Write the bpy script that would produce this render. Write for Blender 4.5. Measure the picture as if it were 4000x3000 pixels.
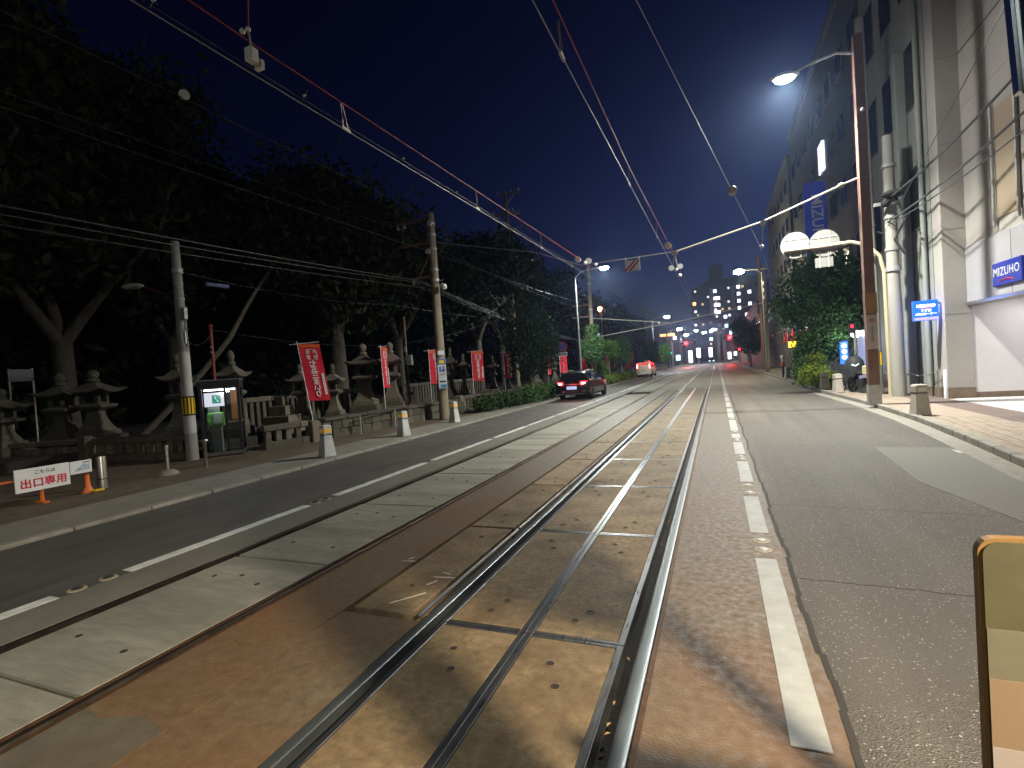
import bpy, bmesh, math, random
import numpy as np
from mathutils import Matrix, Vector
random.seed(7)
R = math.radians
S = bpy.context.scene
C = S.collection
for o in list(bpy.data.objects):
    bpy.data.objects.remove(o)

# ------------------------------------------------------------------ camera
cam_d = bpy.data.cameras.new('camera')
cam_d.sensor_width = 36.0
cam_d.lens = 36.0 * 1985.0 / 4000.0
cam_d.clip_start = 0.05
cam_d.clip_end = 3000
cam = bpy.data.objects.new('camera', cam_d)
C.objects.link(cam)
_f = Vector((0.403018, -0.052897, 1.0)).normalized()          # street direction seen from the lens
_h = Vector((1.0, -0.068, 0.0))
_u = _f.cross(_h).normalized()
if _u.y > 0: _u = -_u
_r = _f.cross(-_u)
if _r.x < 0: _r = -_r
_m = Matrix((_r, _f, _u))                                      # lens axes -> world
cx_, cy_, cz_ = _m @ Vector((1, 0, 0)), _m @ Vector((0, -1, 0)), _m @ Vector((0, 0, -1))
cam.matrix_world = Matrix(((cx_.x, cy_.x, cz_.x, 0), (cx_.y, cy_.y, cz_.y, 0), (cx_.z, cy_.z, cz_.z, 1.72), (0, 0, 0, 1)))
S.camera = cam

# ------------------------------------------------------------------ dusk sky
W = bpy.data.worlds.new('World'); S.world = W; W.use_nodes = True
wn = W.node_tree.nodes; wl = W.node_tree.links
bg = wn['Background']
sky = wn.new('ShaderNodeTexSky'); sky.sky_type = 'NISHITA'
sky.sun_disc = False
sky.sun_elevation = R(-2.2); sky.sun_rotation = R(35)
sky.altitude = 10; sky.air_density = 1.0; sky.dust_density = 0.6; sky.ozone_density = 4.0
hue = wn.new('ShaderNodeMixRGB'); hue.blend_type = 'MULTIPLY'; hue.inputs[0].default_value = 1.0
hue.inputs[2].default_value = (1.05, 0.88, 1.12, 1)
sep = wn.new('ShaderNodeSeparateColor'); wl.new(sky.outputs[0], sep.inputs[0])
con = wn.new('ShaderNodeMath'); con.operation = 'MULTIPLY'; con.inputs[1].default_value = 5.6; wl.new(sep.outputs[2], con.inputs[0])
lim = wn.new('ShaderNodeMath'); lim.operation = 'MINIMUM'; lim.inputs[1].default_value = 3.0; wl.new(con.outputs[0], lim.inputs[0])
sca = wn.new('ShaderNodeVectorMath'); sca.operation = 'SCALE'
wl.new(sky.outputs[0], hue.inputs[1]); wl.new(hue.outputs[0], sca.inputs[0]); wl.new(lim.outputs[0], sca.inputs['Scale']); wl.new(sca.outputs[0], bg.inputs[0])
bg.inputs[1].default_value = 0.15

S.view_settings.view_transform = 'Standard'; S.view_settings.look = 'None'
S.view_settings.exposure = 0.0; S.view_settings.gamma = 1.0
S.view_settings.use_curve_mapping = False
S.render.engine = 'CYCLES'
S.cycles.use_denoising = True
S.cycles.max_bounces = 6; S.cycles.diffuse_bounces = 2; S.cycles.glossy_bounces = 3
S.cycles.transmission_bounces = 5; S.cycles.transparent_max_bounces = 8
S.cycles.sample_clamp_indirect = 4.0; S.cycles.sample_clamp_direct = 0.0
S.cycles.caustics_reflective = False; S.cycles.caustics_refractive = False
S.cycles.use_light_tree = True
S.cycles.use_adaptive_sampling = True; S.cycles.adaptive_threshold = 0.025

# ------------------------------------------------------------------ materials
MATS = {}
def mat(name, col=(.3, .3, .3), rough=.6, metal=0., var=.0, scale=6., col2=None, mix2=.5, scale2=1.2, bump=0., bscale=60.,
        emit=None, estr=0., rvar=0., spec=None, coat=0., piece=0., trans=0., stretch=None, voro=False, alpha=None, speck=0., speckc=(.5, .47, .42), wear=False, fade=None, far=None):
    if name in MATS: return MATS[name]
    m = bpy.data.materials.new(name); m.use_nodes = True
    n = m.node_tree.nodes; l = m.node_tree.links
    b = n['Principled BSDF']
    b.inputs['Roughness'].default_value = rough; b.inputs['Metallic'].default_value = metal
    b.inputs['Base Color'].default_value = (*col, 1)
    if spec is not None: b.inputs['Specular IOR Level'].default_value = spec
    if coat: b.inputs['Coat Weight'].default_value = coat; b.inputs['Coat Roughness'].default_value = .05
    if trans: b.inputs['Transmission Weight'].default_value = trans
    if alpha is not None: b.inputs['Alpha'].default_value = alpha
    if emit is not None:
        b.inputs['Emission Color'].default_value = (*emit, 1); b.inputs['Emission Strength'].default_value = estr
    tc = n.new('ShaderNodeTexCoord'); geo = n.new('ShaderNodeNewGeometry')
    src = geo.outputs['Position']
    if stretch:
        mp = n.new('ShaderNodeMapping'); mp.inputs['Scale'].default_value = stretch
        l.new(src, mp.inputs[0]); src = mp.outputs[0]
    cur = None
    if var or col2:
        no = n.new('ShaderNodeTexNoise'); no.inputs['Scale'].default_value = scale; no.inputs['Detail'].default_value = 8
        no.inputs['Roughness'].default_value = .65
        l.new(src, no.inputs['Vector'])
        rp = n.new('ShaderNodeValToRGB')
        rp.color_ramp.elements[0].position = .32; rp.color_ramp.elements[1].position = .68
        rp.color_ramp.elements[0].color = (*[c * (1 - var) for c in col], 1)
        rp.color_ramp.elements[1].color = (*[min(1, c * (1 + var)) for c in col], 1)
        l.new(no.outputs['Fac'], rp.inputs[0]); cur = rp.outputs[0]
        if col2:
            n2 = n.new('ShaderNodeTexNoise'); n2.inputs['Scale'].default_value = scale2; n2.inputs['Detail'].default_value = 6
            l.new(src, n2.inputs['Vector'])
            mr = n.new('ShaderNodeMapRange'); mr.inputs[1].default_value = .38; mr.inputs[2].default_value = .66
            mr.inputs[3].default_value = 0; mr.inputs[4].default_value = mix2
            l.new(n2.outputs['Fac'], mr.inputs[0])
            mx = n.new('ShaderNodeMixRGB'); l.new(mr.outputs[0], mx.inputs[0]); l.new(cur, mx.inputs[1])
            mx.inputs[2].default_value = (*col2, 1); cur = mx.outputs[0]
    if piece:
        oi = n.new('ShaderNodeObjectInfo'); mr = n.new('ShaderNodeMapRange')
        mr.inputs[3].default_value = 1 - piece; mr.inputs[4].default_value = 1 + piece
        l.new(oi.outputs['Random'], mr.inputs[0])
        mm = n.new('ShaderNodeMixRGB'); mm.blend_type = 'MULTIPLY'; mm.inputs[0].default_value = 1
        if cur: l.new(cur, mm.inputs[1])
        else: mm.inputs[1].default_value = (*col, 1)
        l.new(mr.outputs[0], mm.inputs[2]); cur = mm.outputs[0]
    if fade:      # base colour blends towards the far tone along the street
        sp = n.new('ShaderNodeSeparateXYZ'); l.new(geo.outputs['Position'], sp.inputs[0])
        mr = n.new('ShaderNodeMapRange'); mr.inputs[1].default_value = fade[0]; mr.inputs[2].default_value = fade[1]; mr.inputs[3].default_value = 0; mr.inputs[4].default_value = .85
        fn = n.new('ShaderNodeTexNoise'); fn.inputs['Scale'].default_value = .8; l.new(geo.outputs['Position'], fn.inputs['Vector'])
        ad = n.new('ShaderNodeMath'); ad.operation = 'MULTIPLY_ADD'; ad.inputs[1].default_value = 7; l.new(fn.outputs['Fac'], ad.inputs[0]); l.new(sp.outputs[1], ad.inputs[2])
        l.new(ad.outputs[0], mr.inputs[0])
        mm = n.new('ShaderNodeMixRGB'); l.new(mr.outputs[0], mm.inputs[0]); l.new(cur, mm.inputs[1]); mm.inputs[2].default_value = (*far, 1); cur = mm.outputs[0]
    if wear:      # long wheel paths and oil stains worn along the street
        wm = n.new('ShaderNodeMapping'); wm.inputs['Scale'].default_value = (2.2, .09, 1); l.new(geo.outputs['Position'], wm.inputs[0])
        wn_ = n.new('ShaderNodeTexNoise'); wn_.inputs['Scale'].default_value = 1.0; wn_.inputs['Detail'].default_value = 5; l.new(wm.outputs[0], wn_.inputs['Vector'])
        mr = n.new('ShaderNodeMapRange'); mr.inputs[1].default_value = .35; mr.inputs[2].default_value = .65; mr.inputs[3].default_value = .78; mr.inputs[4].default_value = 1.18
        l.new(wn_.outputs['Fac'], mr.inputs[0])
        mm = n.new('ShaderNodeMixRGB'); mm.blend_type = 'MULTIPLY'; mm.inputs[0].default_value = 1; l.new(cur, mm.inputs[1]); l.new(mr.outputs[0], mm.inputs[2]); cur = mm.outputs[0]
    if speck:  # pale aggregate specks stand in for lamp glints, painted into the colour
        vo = n.new('ShaderNodeTexVoronoi'); vo.inputs['Scale'].default_value = bscale
        l.new(geo.outputs['Position'], vo.inputs['Vector'])
        sx = n.new('ShaderNodeSeparateColor'); l.new(vo.outputs['Color'], sx.inputs[0])
        gt = n.new('ShaderNodeMath'); gt.operation = 'GREATER_THAN'; gt.inputs[1].default_value = 1 - speck; l.new(sx.outputs[0], gt.inputs[0])
        mm = n.new('ShaderNodeMixRGB'); l.new(gt.outputs[0], mm.inputs[0]); l.new(cur, mm.inputs[1]); mm.inputs[2].default_value = (*speckc, 1); cur = mm.outputs[0]
    if cur: l.new(cur, b.inputs['Base Color'])
    if rvar:
        nr = n.new('ShaderNodeTexNoise'); nr.inputs['Scale'].default_value = scale * 1.7; nr.inputs['Detail'].default_value = 5
        l.new(src, nr.inputs['Vector'])
        mr = n.new('ShaderNodeMapRange'); mr.inputs[1].default_value = .3; mr.inputs[2].default_value = .7
        mr.inputs[3].default_value = max(.05, rough - rvar); mr.inputs[4].default_value = min(1, rough + rvar)
        l.new(nr.outputs['Fac'], mr.inputs[0]); l.new(mr.outputs[0], b.inputs['Roughness'])
    if bump:
        if voro:
            nb = n.new('ShaderNodeTexVoronoi'); nb.inputs['Scale'].default_value = bscale; out = nb.outputs['Distance']
        else:
            nb = n.new('ShaderNodeTexNoise'); nb.inputs['Scale'].default_value = bscale; nb.inputs['Detail'].default_value = 4; out = nb.outputs['Fac']
        l.new(geo.outputs['Position'], nb.inputs['Vector'])
        bp = n.new('ShaderNodeBump'); bp.inputs['Strength'].default_value = bump; bp.inputs['Distance'].default_value = .02
        l.new(out, bp.inputs['Height']); l.new(bp.outputs[0], b.inputs['Normal'])
    MATS[name] = m
    return m
def glow(name, col, st): return mat(name, col=(.02, .02, .02), rough=.4, emit=col, estr=st)

# ------------------------------------------------------------------ mesh building
class MB:
    def __init__(s): s.v = []; s.f = []
    def add(s, vs, fs):
        k = len(s.v); s.v += [tuple(p) for p in vs]; s.f += [tuple(i + k for i in q) for q in fs]; return s
    def box(s, x0, x1, y0, y1, z0, z1):
        return s.add([(x0,y0,z0),(x1,y0,z0),(x1,y1,z0),(x0,y1,z0),(x0,y0,z1),(x1,y0,z1),(x1,y1,z1),(x0,y1,z1)],
                     [(3,2,1,0),(4,5,6,7),(0,1,5,4),(1,2,6,5),(2,3,7,6),(3,0,4,7)])
    def taper(s, w0, d0, z0, w1, d1, z1, c=(0, 0)):
        x, y = c
        return s.add([(x-w0,y-d0,z0),(x+w0,y-d0,z0),(x+w0,y+d0,z0),(x-w0,y+d0,z0),(x-w1,y-d1,z1),(x+w1,y-d1,z1),(x+w1,y+d1,z1),(x-w1,y+d1,z1)],
                     [(3,2,1,0),(4,5,6,7),(0,1,5,4),(1,2,6,5),(2,3,7,6),(3,0,4,7)])
    def cyl(s, a, b, r0, r1=None, n=12):
        r1 = r0 if r1 is None else r1
        a, b = Vector(a), Vector(b); d = (b - a)
        if d.length < 1e-6: return s
        d.normalize(); u = d.orthogonal().normalized(); w = d.cross(u)
        vs = []
        for p, r in ((a, r0), (b, r1)):
            for i in range(n):
                t = 2 * math.pi * i / n; vs.append(p + u * math.cos(t) * r + w * math.sin(t) * r)
        fs = [(i, (i + 1) % n, n + (i + 1) % n, n + i) for i in range(n)]
        fs += [tuple(range(n - 1, -1, -1)), tuple(range(n, 2 * n))]
        return s.add(vs, fs)
    def tube(s, pts, r, n=6):
        pts = [Vector(p) for p in pts]
        rs = r if isinstance(r, (list, tuple)) else [r] * len(pts)
        vs = []; u = None
        for i, p in enumerate(pts):
            d = (pts[min(i + 1, len(pts) - 1)] - pts[max(i - 1, 0)]).normalized()
            u = d.orthogonal().normalized() if u is None else (u - d * u.dot(d)).normalized()
            w = d.cross(u)
            for k in range(n):
                t = 2 * math.pi * k / n; vs.append(p + u * math.cos(t) * rs[i] + w * math.sin(t) * rs[i])
        fs = []
        for i in range(len(pts) - 1):
            for k in range(n):
                fs.append((i*n+k, i*n+(k+1) % n, (i+1)*n+(k+1) % n, (i+1)*n+k))
        fs += [tuple(range(n - 1, -1, -1)), tuple(range((len(pts)-1)*n, len(pts)*n))]
        return s.add(vs, fs)
    def lathe(s, prof, n=16, c=(0, 0), sq=False):
        vs = []
        for r, z in prof:
            for i in range(n):
                t = 2 * math.pi * (i + (.5 if sq else 0)) / n; q = r / math.cos(math.pi / n) if sq else r
                vs.append((c[0] + q * math.cos(t), c[1] + q * math.sin(t), z))
        fs = []
        for j in range(len(prof) - 1):
            for i in range(n): fs.append((j*n+i, j*n+(i+1) % n, (j+1)*n+(i+1) % n, (j+1)*n+i))
        fs += [tuple(range(n - 1, -1, -1)), tuple(range((len(prof)-1)*n, len(prof)*n))]
        return s.add(vs, fs)
    def poly(s, pts, d):                     # polygon (3-D points) thickened by vector d
        n = len(pts); d = Vector(d); pts = [Vector(p) for p in pts]
        return s.add(pts + [p + d for p in pts], [tuple(range(n - 1, -1, -1)), tuple(range(n, 2 * n))] + [(i, (i+1) % n, n+(i+1) % n, n+i) for i in range(n)])
    def sphere(s, c, r, n=10, k=6, sq=(1, 1, 1)):
        prof = [(max(.001, r * math.sin(math.pi * i / k)), -r * math.cos(math.pi * i / k)) for i in range(k + 1)]
        b = MB().lathe(prof, n)
        return s.add([(c[0]+x*sq[0], c[1]+y*sq[1], c[2]+z*sq[2]) for x, y, z in b.v], b.f)
    def move(s, M):
        s.v = [tuple(M @ Vector(p)) for p in s.v]; return s
    def mesh(s, name, bevel=0., smooth=False):
        me = bpy.data.meshes.new(name); me.from_pydata(s.v, [], s.f); me.update()
        bm = bmesh.new(); bm.from_mesh(me)
        bmesh.ops.recalc_face_normals(bm, faces=bm.faces)
        if bevel: bmesh.ops.bevel(bm, geom=[e for e in bm.edges if e.is_manifold and e.calc_face_angle(0) > .6], offset=bevel, segments=1, affect='EDGES', clamp_overlap=True)
        bm.to_mesh(me); bm.free()
        if smooth:
            for p in me.polygons: p.use_smooth = True
            try: me.set_sharp_from_angle(angle=R(40))
            except Exception: pass
        return me
    def build(s, name, m, parent=None, bevel=0., smooth=False, loc=(0, 0, 0), rz=0.):
        me = s.mesh(name, bevel, smooth); me.materials.append(m)
        return link(name, me, parent, loc, rz)
def link(name, me, parent=None, loc=(0, 0, 0), rz=0.):
    o = bpy.data.objects.new(name, me); C.objects.link(o)
    o.location = loc; o.rotation_euler = (0, 0, rz)
    if parent: o.parent = parent
    return o
def tag(o, label, cat, group=None, kind=None):
    o['label'] = label; o['category'] = cat
    if group: o['group'] = group
    if kind: o['kind'] = kind
    return o
def thing(name, label, cat, loc=(0, 0, 0), rz=0., group=None):
    o = bpy.data.objects.new(name, None); C.objects.link(o); o.empty_display_size = .2
    o.location = loc; o.rotation_euler = (0, 0, rz)
    return tag(o, label, cat, group)
def structure(o): o['kind'] = 'structure'; return o
KIDS = {}
def copy_tree(o, loc=None, rz=None, label=None, parent=None, scale=None):
    c = o.copy(); C.objects.link(c)
    if parent: c.parent = parent
    if loc is not None: c.location = loc
    if rz is not None: c.rotation_euler = (0, 0, rz)
    if scale is not None: c.scale = scale if isinstance(scale, tuple) else (scale,) * 3
    if label: c['label'] = label
    for ch in [x for x in bpy.data.objects if x.parent == o]: copy_tree(ch, parent=c)
    return c
def text_mesh(body, size, align='CENTER', bold=0., spacing=1., ext=.002):
    cu = bpy.data.curves.new('lettering', 'FONT'); cu.body = body; cu.size = size; cu.align_x = align; cu.align_y = 'CENTER'
    cu.extrude = ext; cu.offset = bold; cu.space_character = spacing; cu.resolution_u = 3
    o = bpy.data.objects.new('lettering', cu); C.objects.link(o)
    dg = bpy.context.evaluated_depsgraph_get(); dg.update()
    me = bpy.data.meshes.new_from_object(o.evaluated_get(dg))
    bpy.data.objects.remove(o); bpy.data.curves.remove(cu)
    me.name = 'lettering'; me.materials.clear()
    return me
def text(body, size, m, parent, origin, right, up, bold=0., spacing=1., mirror=False, name='lettering', sx=1.):
    me = text_mesh(body, size, bold=bold, spacing=spacing)
    r = Vector(right).normalized(); u = Vector(up).normalized(); nrm = r.cross(u); o0 = Vector(origin)
    for v in me.vertices:
        x, y, z = v.co
        x *= sx * (-1 if mirror else 1)
        v.co = o0 + r * x + u * y + nrm * z
    if mirror: me.flip_normals()
    me.materials.append(m)
    return link(name, me, parent)
def light(name, kind, loc, energy, col, parent=None, size=.1, spot=None, blend=.5, target=None):
    d = bpy.data.lights.new(name, kind); d.energy = energy; d.color = col
    if kind in ('POINT', 'SPOT'): d.shadow_soft_size = size
    if kind == 'SPOT': d.spot_size = R(spot); d.spot_blend = blend
    if kind == 'AREA': d.shape = 'RECTANGLE'; d.size, d.size_y = size
    o = bpy.data.objects.new(name, d); C.objects.link(o); o.location = loc
    if target is not None:
        o.rotation_euler = (Vector(target) - Vector(loc)).to_track_quat('-Z', 'Y').to_euler()
    if parent: o.parent = parent
    return o

# ------------------------------------------------------------------ surfaces
m_dirt = mat('dark earth', (.035, .03, .024), .9, var=.4, scale=3, bump=.3, bscale=40)
m_asph_r = mat('coarse worn asphalt', (.112, .1, .081), .55, var=.3, scale=70, col2=(.088, .074, .058), mix2=.75, scale2=.55, bump=.8, bscale=125, voro=True, rvar=.16, spec=.7, speck=.022, speckc=(.42, .4, .37), wear=True)
m_asph_p = mat('newer asphalt patch', (.118, .11, .094), .7, var=.15, scale=30, bump=.3, bscale=140, rvar=.1)
m_asph_l = mat('dark worn asphalt', (.078, .072, .064), .62, var=.25, scale=3, col2=(.05, .047, .043), mix2=.8, scale2=.5, bump=.35, bscale=150, rvar=.12, stretch=(1, .25, 1))
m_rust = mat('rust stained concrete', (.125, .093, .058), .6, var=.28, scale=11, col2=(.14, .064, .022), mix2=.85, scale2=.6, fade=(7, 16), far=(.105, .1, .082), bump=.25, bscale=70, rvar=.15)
m_conc_l = mat('grey strip concrete', (.15, .144, .12), .65, var=.16, scale=4, col2=(.1, .09, .075), mix2=.6, scale2=.6, bump=.2, bscale=90, stretch=(1, .4, 1))
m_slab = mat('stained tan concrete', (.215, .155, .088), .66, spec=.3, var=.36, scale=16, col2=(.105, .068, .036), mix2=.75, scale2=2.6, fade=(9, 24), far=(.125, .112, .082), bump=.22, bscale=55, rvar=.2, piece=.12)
m_slab_l = mat('brushed grey concrete', (.245, .238, .196), .7, spec=.25, var=.2, scale=7, col2=(.13, .122, .098), mix2=.7, scale2=1.1, bump=.2, bscale=60, piece=.1, rvar=.12, stretch=(.5, 2.2, 1))
m_steel = mat('worn steel edge', (.27, .275, .28), .34, metal=.95, var=.12, scale=5, rvar=.08, stretch=(8, .6, 1))
m_rail = mat('polished rail steel', (.2, .222, .232), .42, metal=.85, var=.1, scale=6, rvar=.06, stretch=(6, .4, 1))
m_rail_d = mat('dull rusty rail', (.07, .055, .045), .4, metal=.8, var=.4, scale=7, rvar=.12, stretch=(8, .5, 1))
m_white = mat('white road paint', (.33, .34, .325), .55, var=.1, scale=9, col2=(.22, .215, .2), mix2=.5, scale2=5, bump=.12, bscale=120)
m_white_l = mat('bright lane paint', (.62, .63, .6), .55, var=.1, scale=9, col2=(.3, .29, .26), mix2=.6, scale2=6, bump=.12, bscale=120)
m_whiteold = mat('worn white road paint', (.5, .5, .47), .6, var=.2, scale=6, col2=(.15, .14, .125), mix2=.75, scale2=7)
m_kerb = mat('kerb concrete', (.22, .205, .175), .8, var=.22, scale=6, bump=.2, bscale=40, piece=.12)
m_walk = mat('pale sidewalk concrete', (.2, .185, .16), .75, var=.18, scale=3, col2=(.14, .125, .1), mix2=.7, scale2=.8, bump=.2, bscale=60)
m_paver = mat('pinkish paving block', (.27, .215, .165), .75, var=.16, scale=20, bump=.2, bscale=80, piece=.16)
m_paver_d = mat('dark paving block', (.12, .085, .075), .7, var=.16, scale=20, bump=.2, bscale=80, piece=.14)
m_paver_w = mat('pale forecourt tile', (.42, .40, .39), .5, var=.1, scale=10, piece=.06)
m_dirtwalk = mat('brown trodden ground', (.11, .08, .05), .85, var=.35, scale=5, col2=(.07, .055, .04), mix2=.7, scale2=.9, bump=.5, bscale=50)
m_black = mat('black socket', (.015, .013, .011), .8)
m_rusty = mat('rusted iron', (.1, .05, .024), .6, metal=.5, var=.4, scale=20)

Y0, Y1 = -14.0, 200.0
def sheet(name, x0, x1, z, m, y0=Y0, y1=Y1, t=.15, parent=None):
    return MB().box(x0, x1, y0, y1, z - t, z).build(name, m, parent)
gr = MB(); gr.box(-900, 900, -300, 1600, -.5, -.16)
structure(gr.build('ground', m_dirt))
road = structure(sheet('road', .46, 3.9, 0, m_asph_r, y1=240))
lane = structure(sheet('left_lane', -8.03, -5.46, -.004, m_asph_l, y1=240))
strip = structure(sheet('track_margin', -5.46, -4.9, -.002, m_conc_l))
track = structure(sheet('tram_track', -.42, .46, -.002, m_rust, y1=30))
sheet('track_margin', -.42, .46, -.002, m_conc_l, y0=30, y1=240, parent=track)
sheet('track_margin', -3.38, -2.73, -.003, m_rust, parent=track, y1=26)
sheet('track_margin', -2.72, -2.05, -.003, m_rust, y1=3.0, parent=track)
for a, b in ((-4.76, -3.53), (-3.38, -2.73), (-2.72, -2.05), (-1.93, -.56)):
    sheet('track_margin', a, b, -.003, m_conc_l, y0=30.2 if a != -3.38 else 26, parent=track)
# crossing at the far end of the street
structure(MB().box(-120, 120, 240, 262, -.15, -.002).build('cross_street', m_asph_l))
structure(MB().box(-8.03, 3.9, 200, 240, -.16, -.03).build('junction', m_asph_l))

# rails
def rail(x0, x1, m, y0=Y0, y1=199., top=.004):
    w = (x1 - x0) / 2; c = (x0 + x1) / 2; pr = [(-w, -.13)] + [(-w * math.cos(math.pi * k / 8), top - .006 * (1 - math.sin(math.pi * k / 8))) for k in range(9)] + [(w, -.13)]
    vs = []; n = len(pr); yy = [y0 + (y1 - y0) * (k / 40) ** 1.6 for k in range(41)]
    for y in yy: vs += [(c + a, y, z) for a, z in pr]
    fs = [(j*n+i, j*n+i+1, (j+1)*n+i+1, (j+1)*n+i) for j in range(40) for i in range(n - 1)]
    MB().add(vs, fs).build('rail', m, track, smooth=True)
rail(-.535, -.455, m_rail); rail(-2.035, -1.965, m_rail)
rail(-3.505, -3.455, m_rail_d, top=.001); rail(-4.875, -4.815, m_rail_d, top=.001)
MB().box(-2.045, -.42, Y0, 199, -.159, -.10).build('rail_bed', m_dirt, track)
MB().box(-4.9, -3.38, Y0, 199, -.159, -.12).build('rail_bed', m_dirt, track)
MB().box(-3.41, -3.38, Y0, 60, -.15, -.001).build('rusty_rail_edge', m_rusty, track)
MB().box(-3.535, -3.515, Y0, 60, -.15, -.0).build('rusty_rail_edge', m_rusty, track)
MB().box(-.45, -.42, Y0, 60, -.15, -.006).build('rusty_rail_edge', m_rusty, track)

# concrete slabs with steel frames
def slab_mesh(w, l, steel=True, ew=.045, rnd=False):
    g = MB().box(-w/2 + (ew if steel else 0), w/2 - (ew if steel else 0), -l/2 + (ew*.7 if steel else 0), l/2 - (ew*.7 if steel else 0), -.12, 0)
    me = g.mesh('slab', bevel=.006)
    fr = None
    if steel:
        f = MB()
        f.box(-w/2, -w/2+ew-.002, -l/2, l/2, -.12, .002); f.box(w/2-ew+.002, w/2, -l/2, l/2, -.12, .002)
        f.box(-w/2+ew, w/2-ew, -l/2, -l/2+ew*.7-.002, -.12, .0015); f.box(-w/2+ew, w/2-ew, l/2-ew*.7+.002, l/2, -.12, .0015)
        fr = f.mesh('steel_frame', bevel=.003)
        fr.materials.append(m_steel)
    return me, fr
ring_m = MB().lathe([(.034, 0), (.034, .003), (.025, .0035), (.022, -.01)], 14).mesh('lifting_socket'); ring_m.materials.append(m_slab)
hole_m = MB().lathe([(.0235, 0), (.0235, .002), (.001, .002)], 14).mesh('lifting_socket_hole'); hole_m.materials.append(m_black)
def sockets(parent, pts, rings=True):
    for i, (x, y) in enumerate(pts):
        if rings: link('lifting_socket', ring_m, parent, (x, y, 0))
        link('socket_hole', hole_m, parent, (x, y, .0008))
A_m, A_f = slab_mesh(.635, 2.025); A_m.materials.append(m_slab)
L_m, _ = slab_mesh(1.17, 1.995, steel=False); L_m.materials.append(m_slab_l)
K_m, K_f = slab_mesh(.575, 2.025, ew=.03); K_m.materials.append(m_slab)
pit = 2.035
rng = random.Random(3)
for k in range(-4, 14):
    yc = 3.05 + pit * k + pit / 2
    for xc in (-1.575, -.935):
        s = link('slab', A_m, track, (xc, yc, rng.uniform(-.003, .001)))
        link('steel_frame', A_f, s)
        if -2 < k < 7: sockets(s, [(-.06 + rng.uniform(-.03, .03), -.79), (.02, -.62 + rng.uniform(-.03, .03)), (-.06, .72), (.03, .52)])
    if k >= 0:
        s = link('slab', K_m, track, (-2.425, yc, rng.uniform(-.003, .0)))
        MB().cyl((.325, -1.0, -.006), (.325, 1.0, -.006), .016, n=8).build('guard_bar', m_steel, s)
        if k < 6: sockets(s, [(.04, -.8), (-.02, -.55), (.03, .7)])
    yl = 1.71 + 2.03 * k + 1.015
    if k < 13:
        s = link('slab', L_m, track, (-4.135, yl, rng.uniform(-.004, .001)))
        if -1 <= k < 5: sockets(s, [(-.32, .55), (.28, .5), (-.05, .62), (.3, -.6), (-.3, -.55)], rings=False)
# rust joint patches on the near left margin
MB().poly([(-3.37, -3, -.002), (-2.74, -3, -.002), (-2.73, 1.66, -.002), (-2.95, 1.71, -.002), (-3.2, 1.62, -.002), (-3.37, 1.66, -.002)], (0, 0, .0035)).build('margin_patch', mat('muddy concrete patch', (.105, .092, .07), .65, var=.25, scale=5, col2=(.09, .066, .04), mix2=.7, scale2=1.1, bump=.2, bscale=60), track)

# lane markings
def dash(x0, x1, y0, y1, z, m, parent): MB().box(x0, x1, y0, y1, z - .01, z + .004).build('lane_dash', m, parent)
for a, b in ((.2, 2.05), (2.44, 4.68), (5.36, 6.74), (7.52, 9.0), (9.64, 11.0), (11.55, 12.2), (12.7, 14.8), (15.5, 18.1)): dash(.21, .37, a, b, .0, m_white, track)
y = 18.7
while y < 120: dash(.215, .365, y, y + 2.1, .0, m_white, track); y += 2.5
for a, b in ((-.3, 2.56), (3.16, 5.55), (6.13, 8.72), (9.0, 11.92), (12.15, 14.54)): dash(-5.6, -5.46, a, b, .0, m_white_l, strip)
y = 14.75
while y < 165: dash(-5.59, -5.475, y, y + 2.85, .0, m_white_l, strip); y += 3.15
MB().box(-8.6, -4.5, 178, 178.5, -.003, .004).build('stop_line', m_whiteold, lane)
stud_w = mat('white stud face', (.4, .41, .4), .5); stud_b = mat('stud collar', (.3, .24, .16), .6)
def stud(x, y, parent, face):
    s = MB().lathe([(.078, -.01), (.074, .003), (.05, .006), (.02, .006)], 18).build('road_stud', stud_b, parent, loc=(x, y, 0), smooth=True)
    MB().lathe([(.046, 0), (.044, .012), (.03, .018), (.003, .019)], 16).build('stud_face', face, s, smooth=True)
for yy in (4.9, 5.14, 6.93, 7.32, 9.2, 9.42, 11.2, 11.38, 12.45, 15.1, 15.25): stud(.29, yy, track, stud_w)
m_stud_d = mat('empty stud hole', (.02, .018, .016), .9)
for yy in (2.73, 2.99, 5.71, 5.92, 8.86, 12.03): stud(-5.53, yy, strip, m_stud_d)
# patch, cracks and small marks on the right lane
MB().poly([(2.4, 10.3, -.001), (3.72, 10.2, -.001), (3.5, 5.0, -.001), (2.75, 5.0, -.001), (2.25, 7.7, -.001)], (0, 0, .004)).build('asphalt_patch', m_asph_p, road)
m_crack = mat('crack filler', (.03, .026, .022), .8)
def crack(p, q, n=26, j=.015, w=.007, zz=.0015):
    rr = random.Random(int(p[1] * 100)); pts = []
    for i in range(n + 1):
        t = i / n; pts.append((p[0] + (q[0]-p[0]) * t, p[1] + (q[1]-p[1]) * t + rr.uniform(-j, j)))
    b = MB()
    for a, c in zip(pts, pts[1:]): b.add([(a[0], a[1]-w, zz), (c[0], c[1]-w*rr.uniform(.5, 1.3), zz), (c[0], c[1]+w, zz), (a[0], a[1]+w, zz)], [(0, 1, 2, 3)])
    b.build('crack', m_crack, road)
crack((.47, 4.32), (2.3, 4.2)); crack((.47, 6.42), (2.4, 6.25)); crack((.5, 10.6), (3.6, 10.55)); crack((.5, 16.2), (3.7, 16.1))
MB().box(3.36, 3.56, 9.72, 10.0, -.002, .004).build('road_mark', m_whiteold, road)
b = MB(); rr = random.Random(5); yy = -2.
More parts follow.
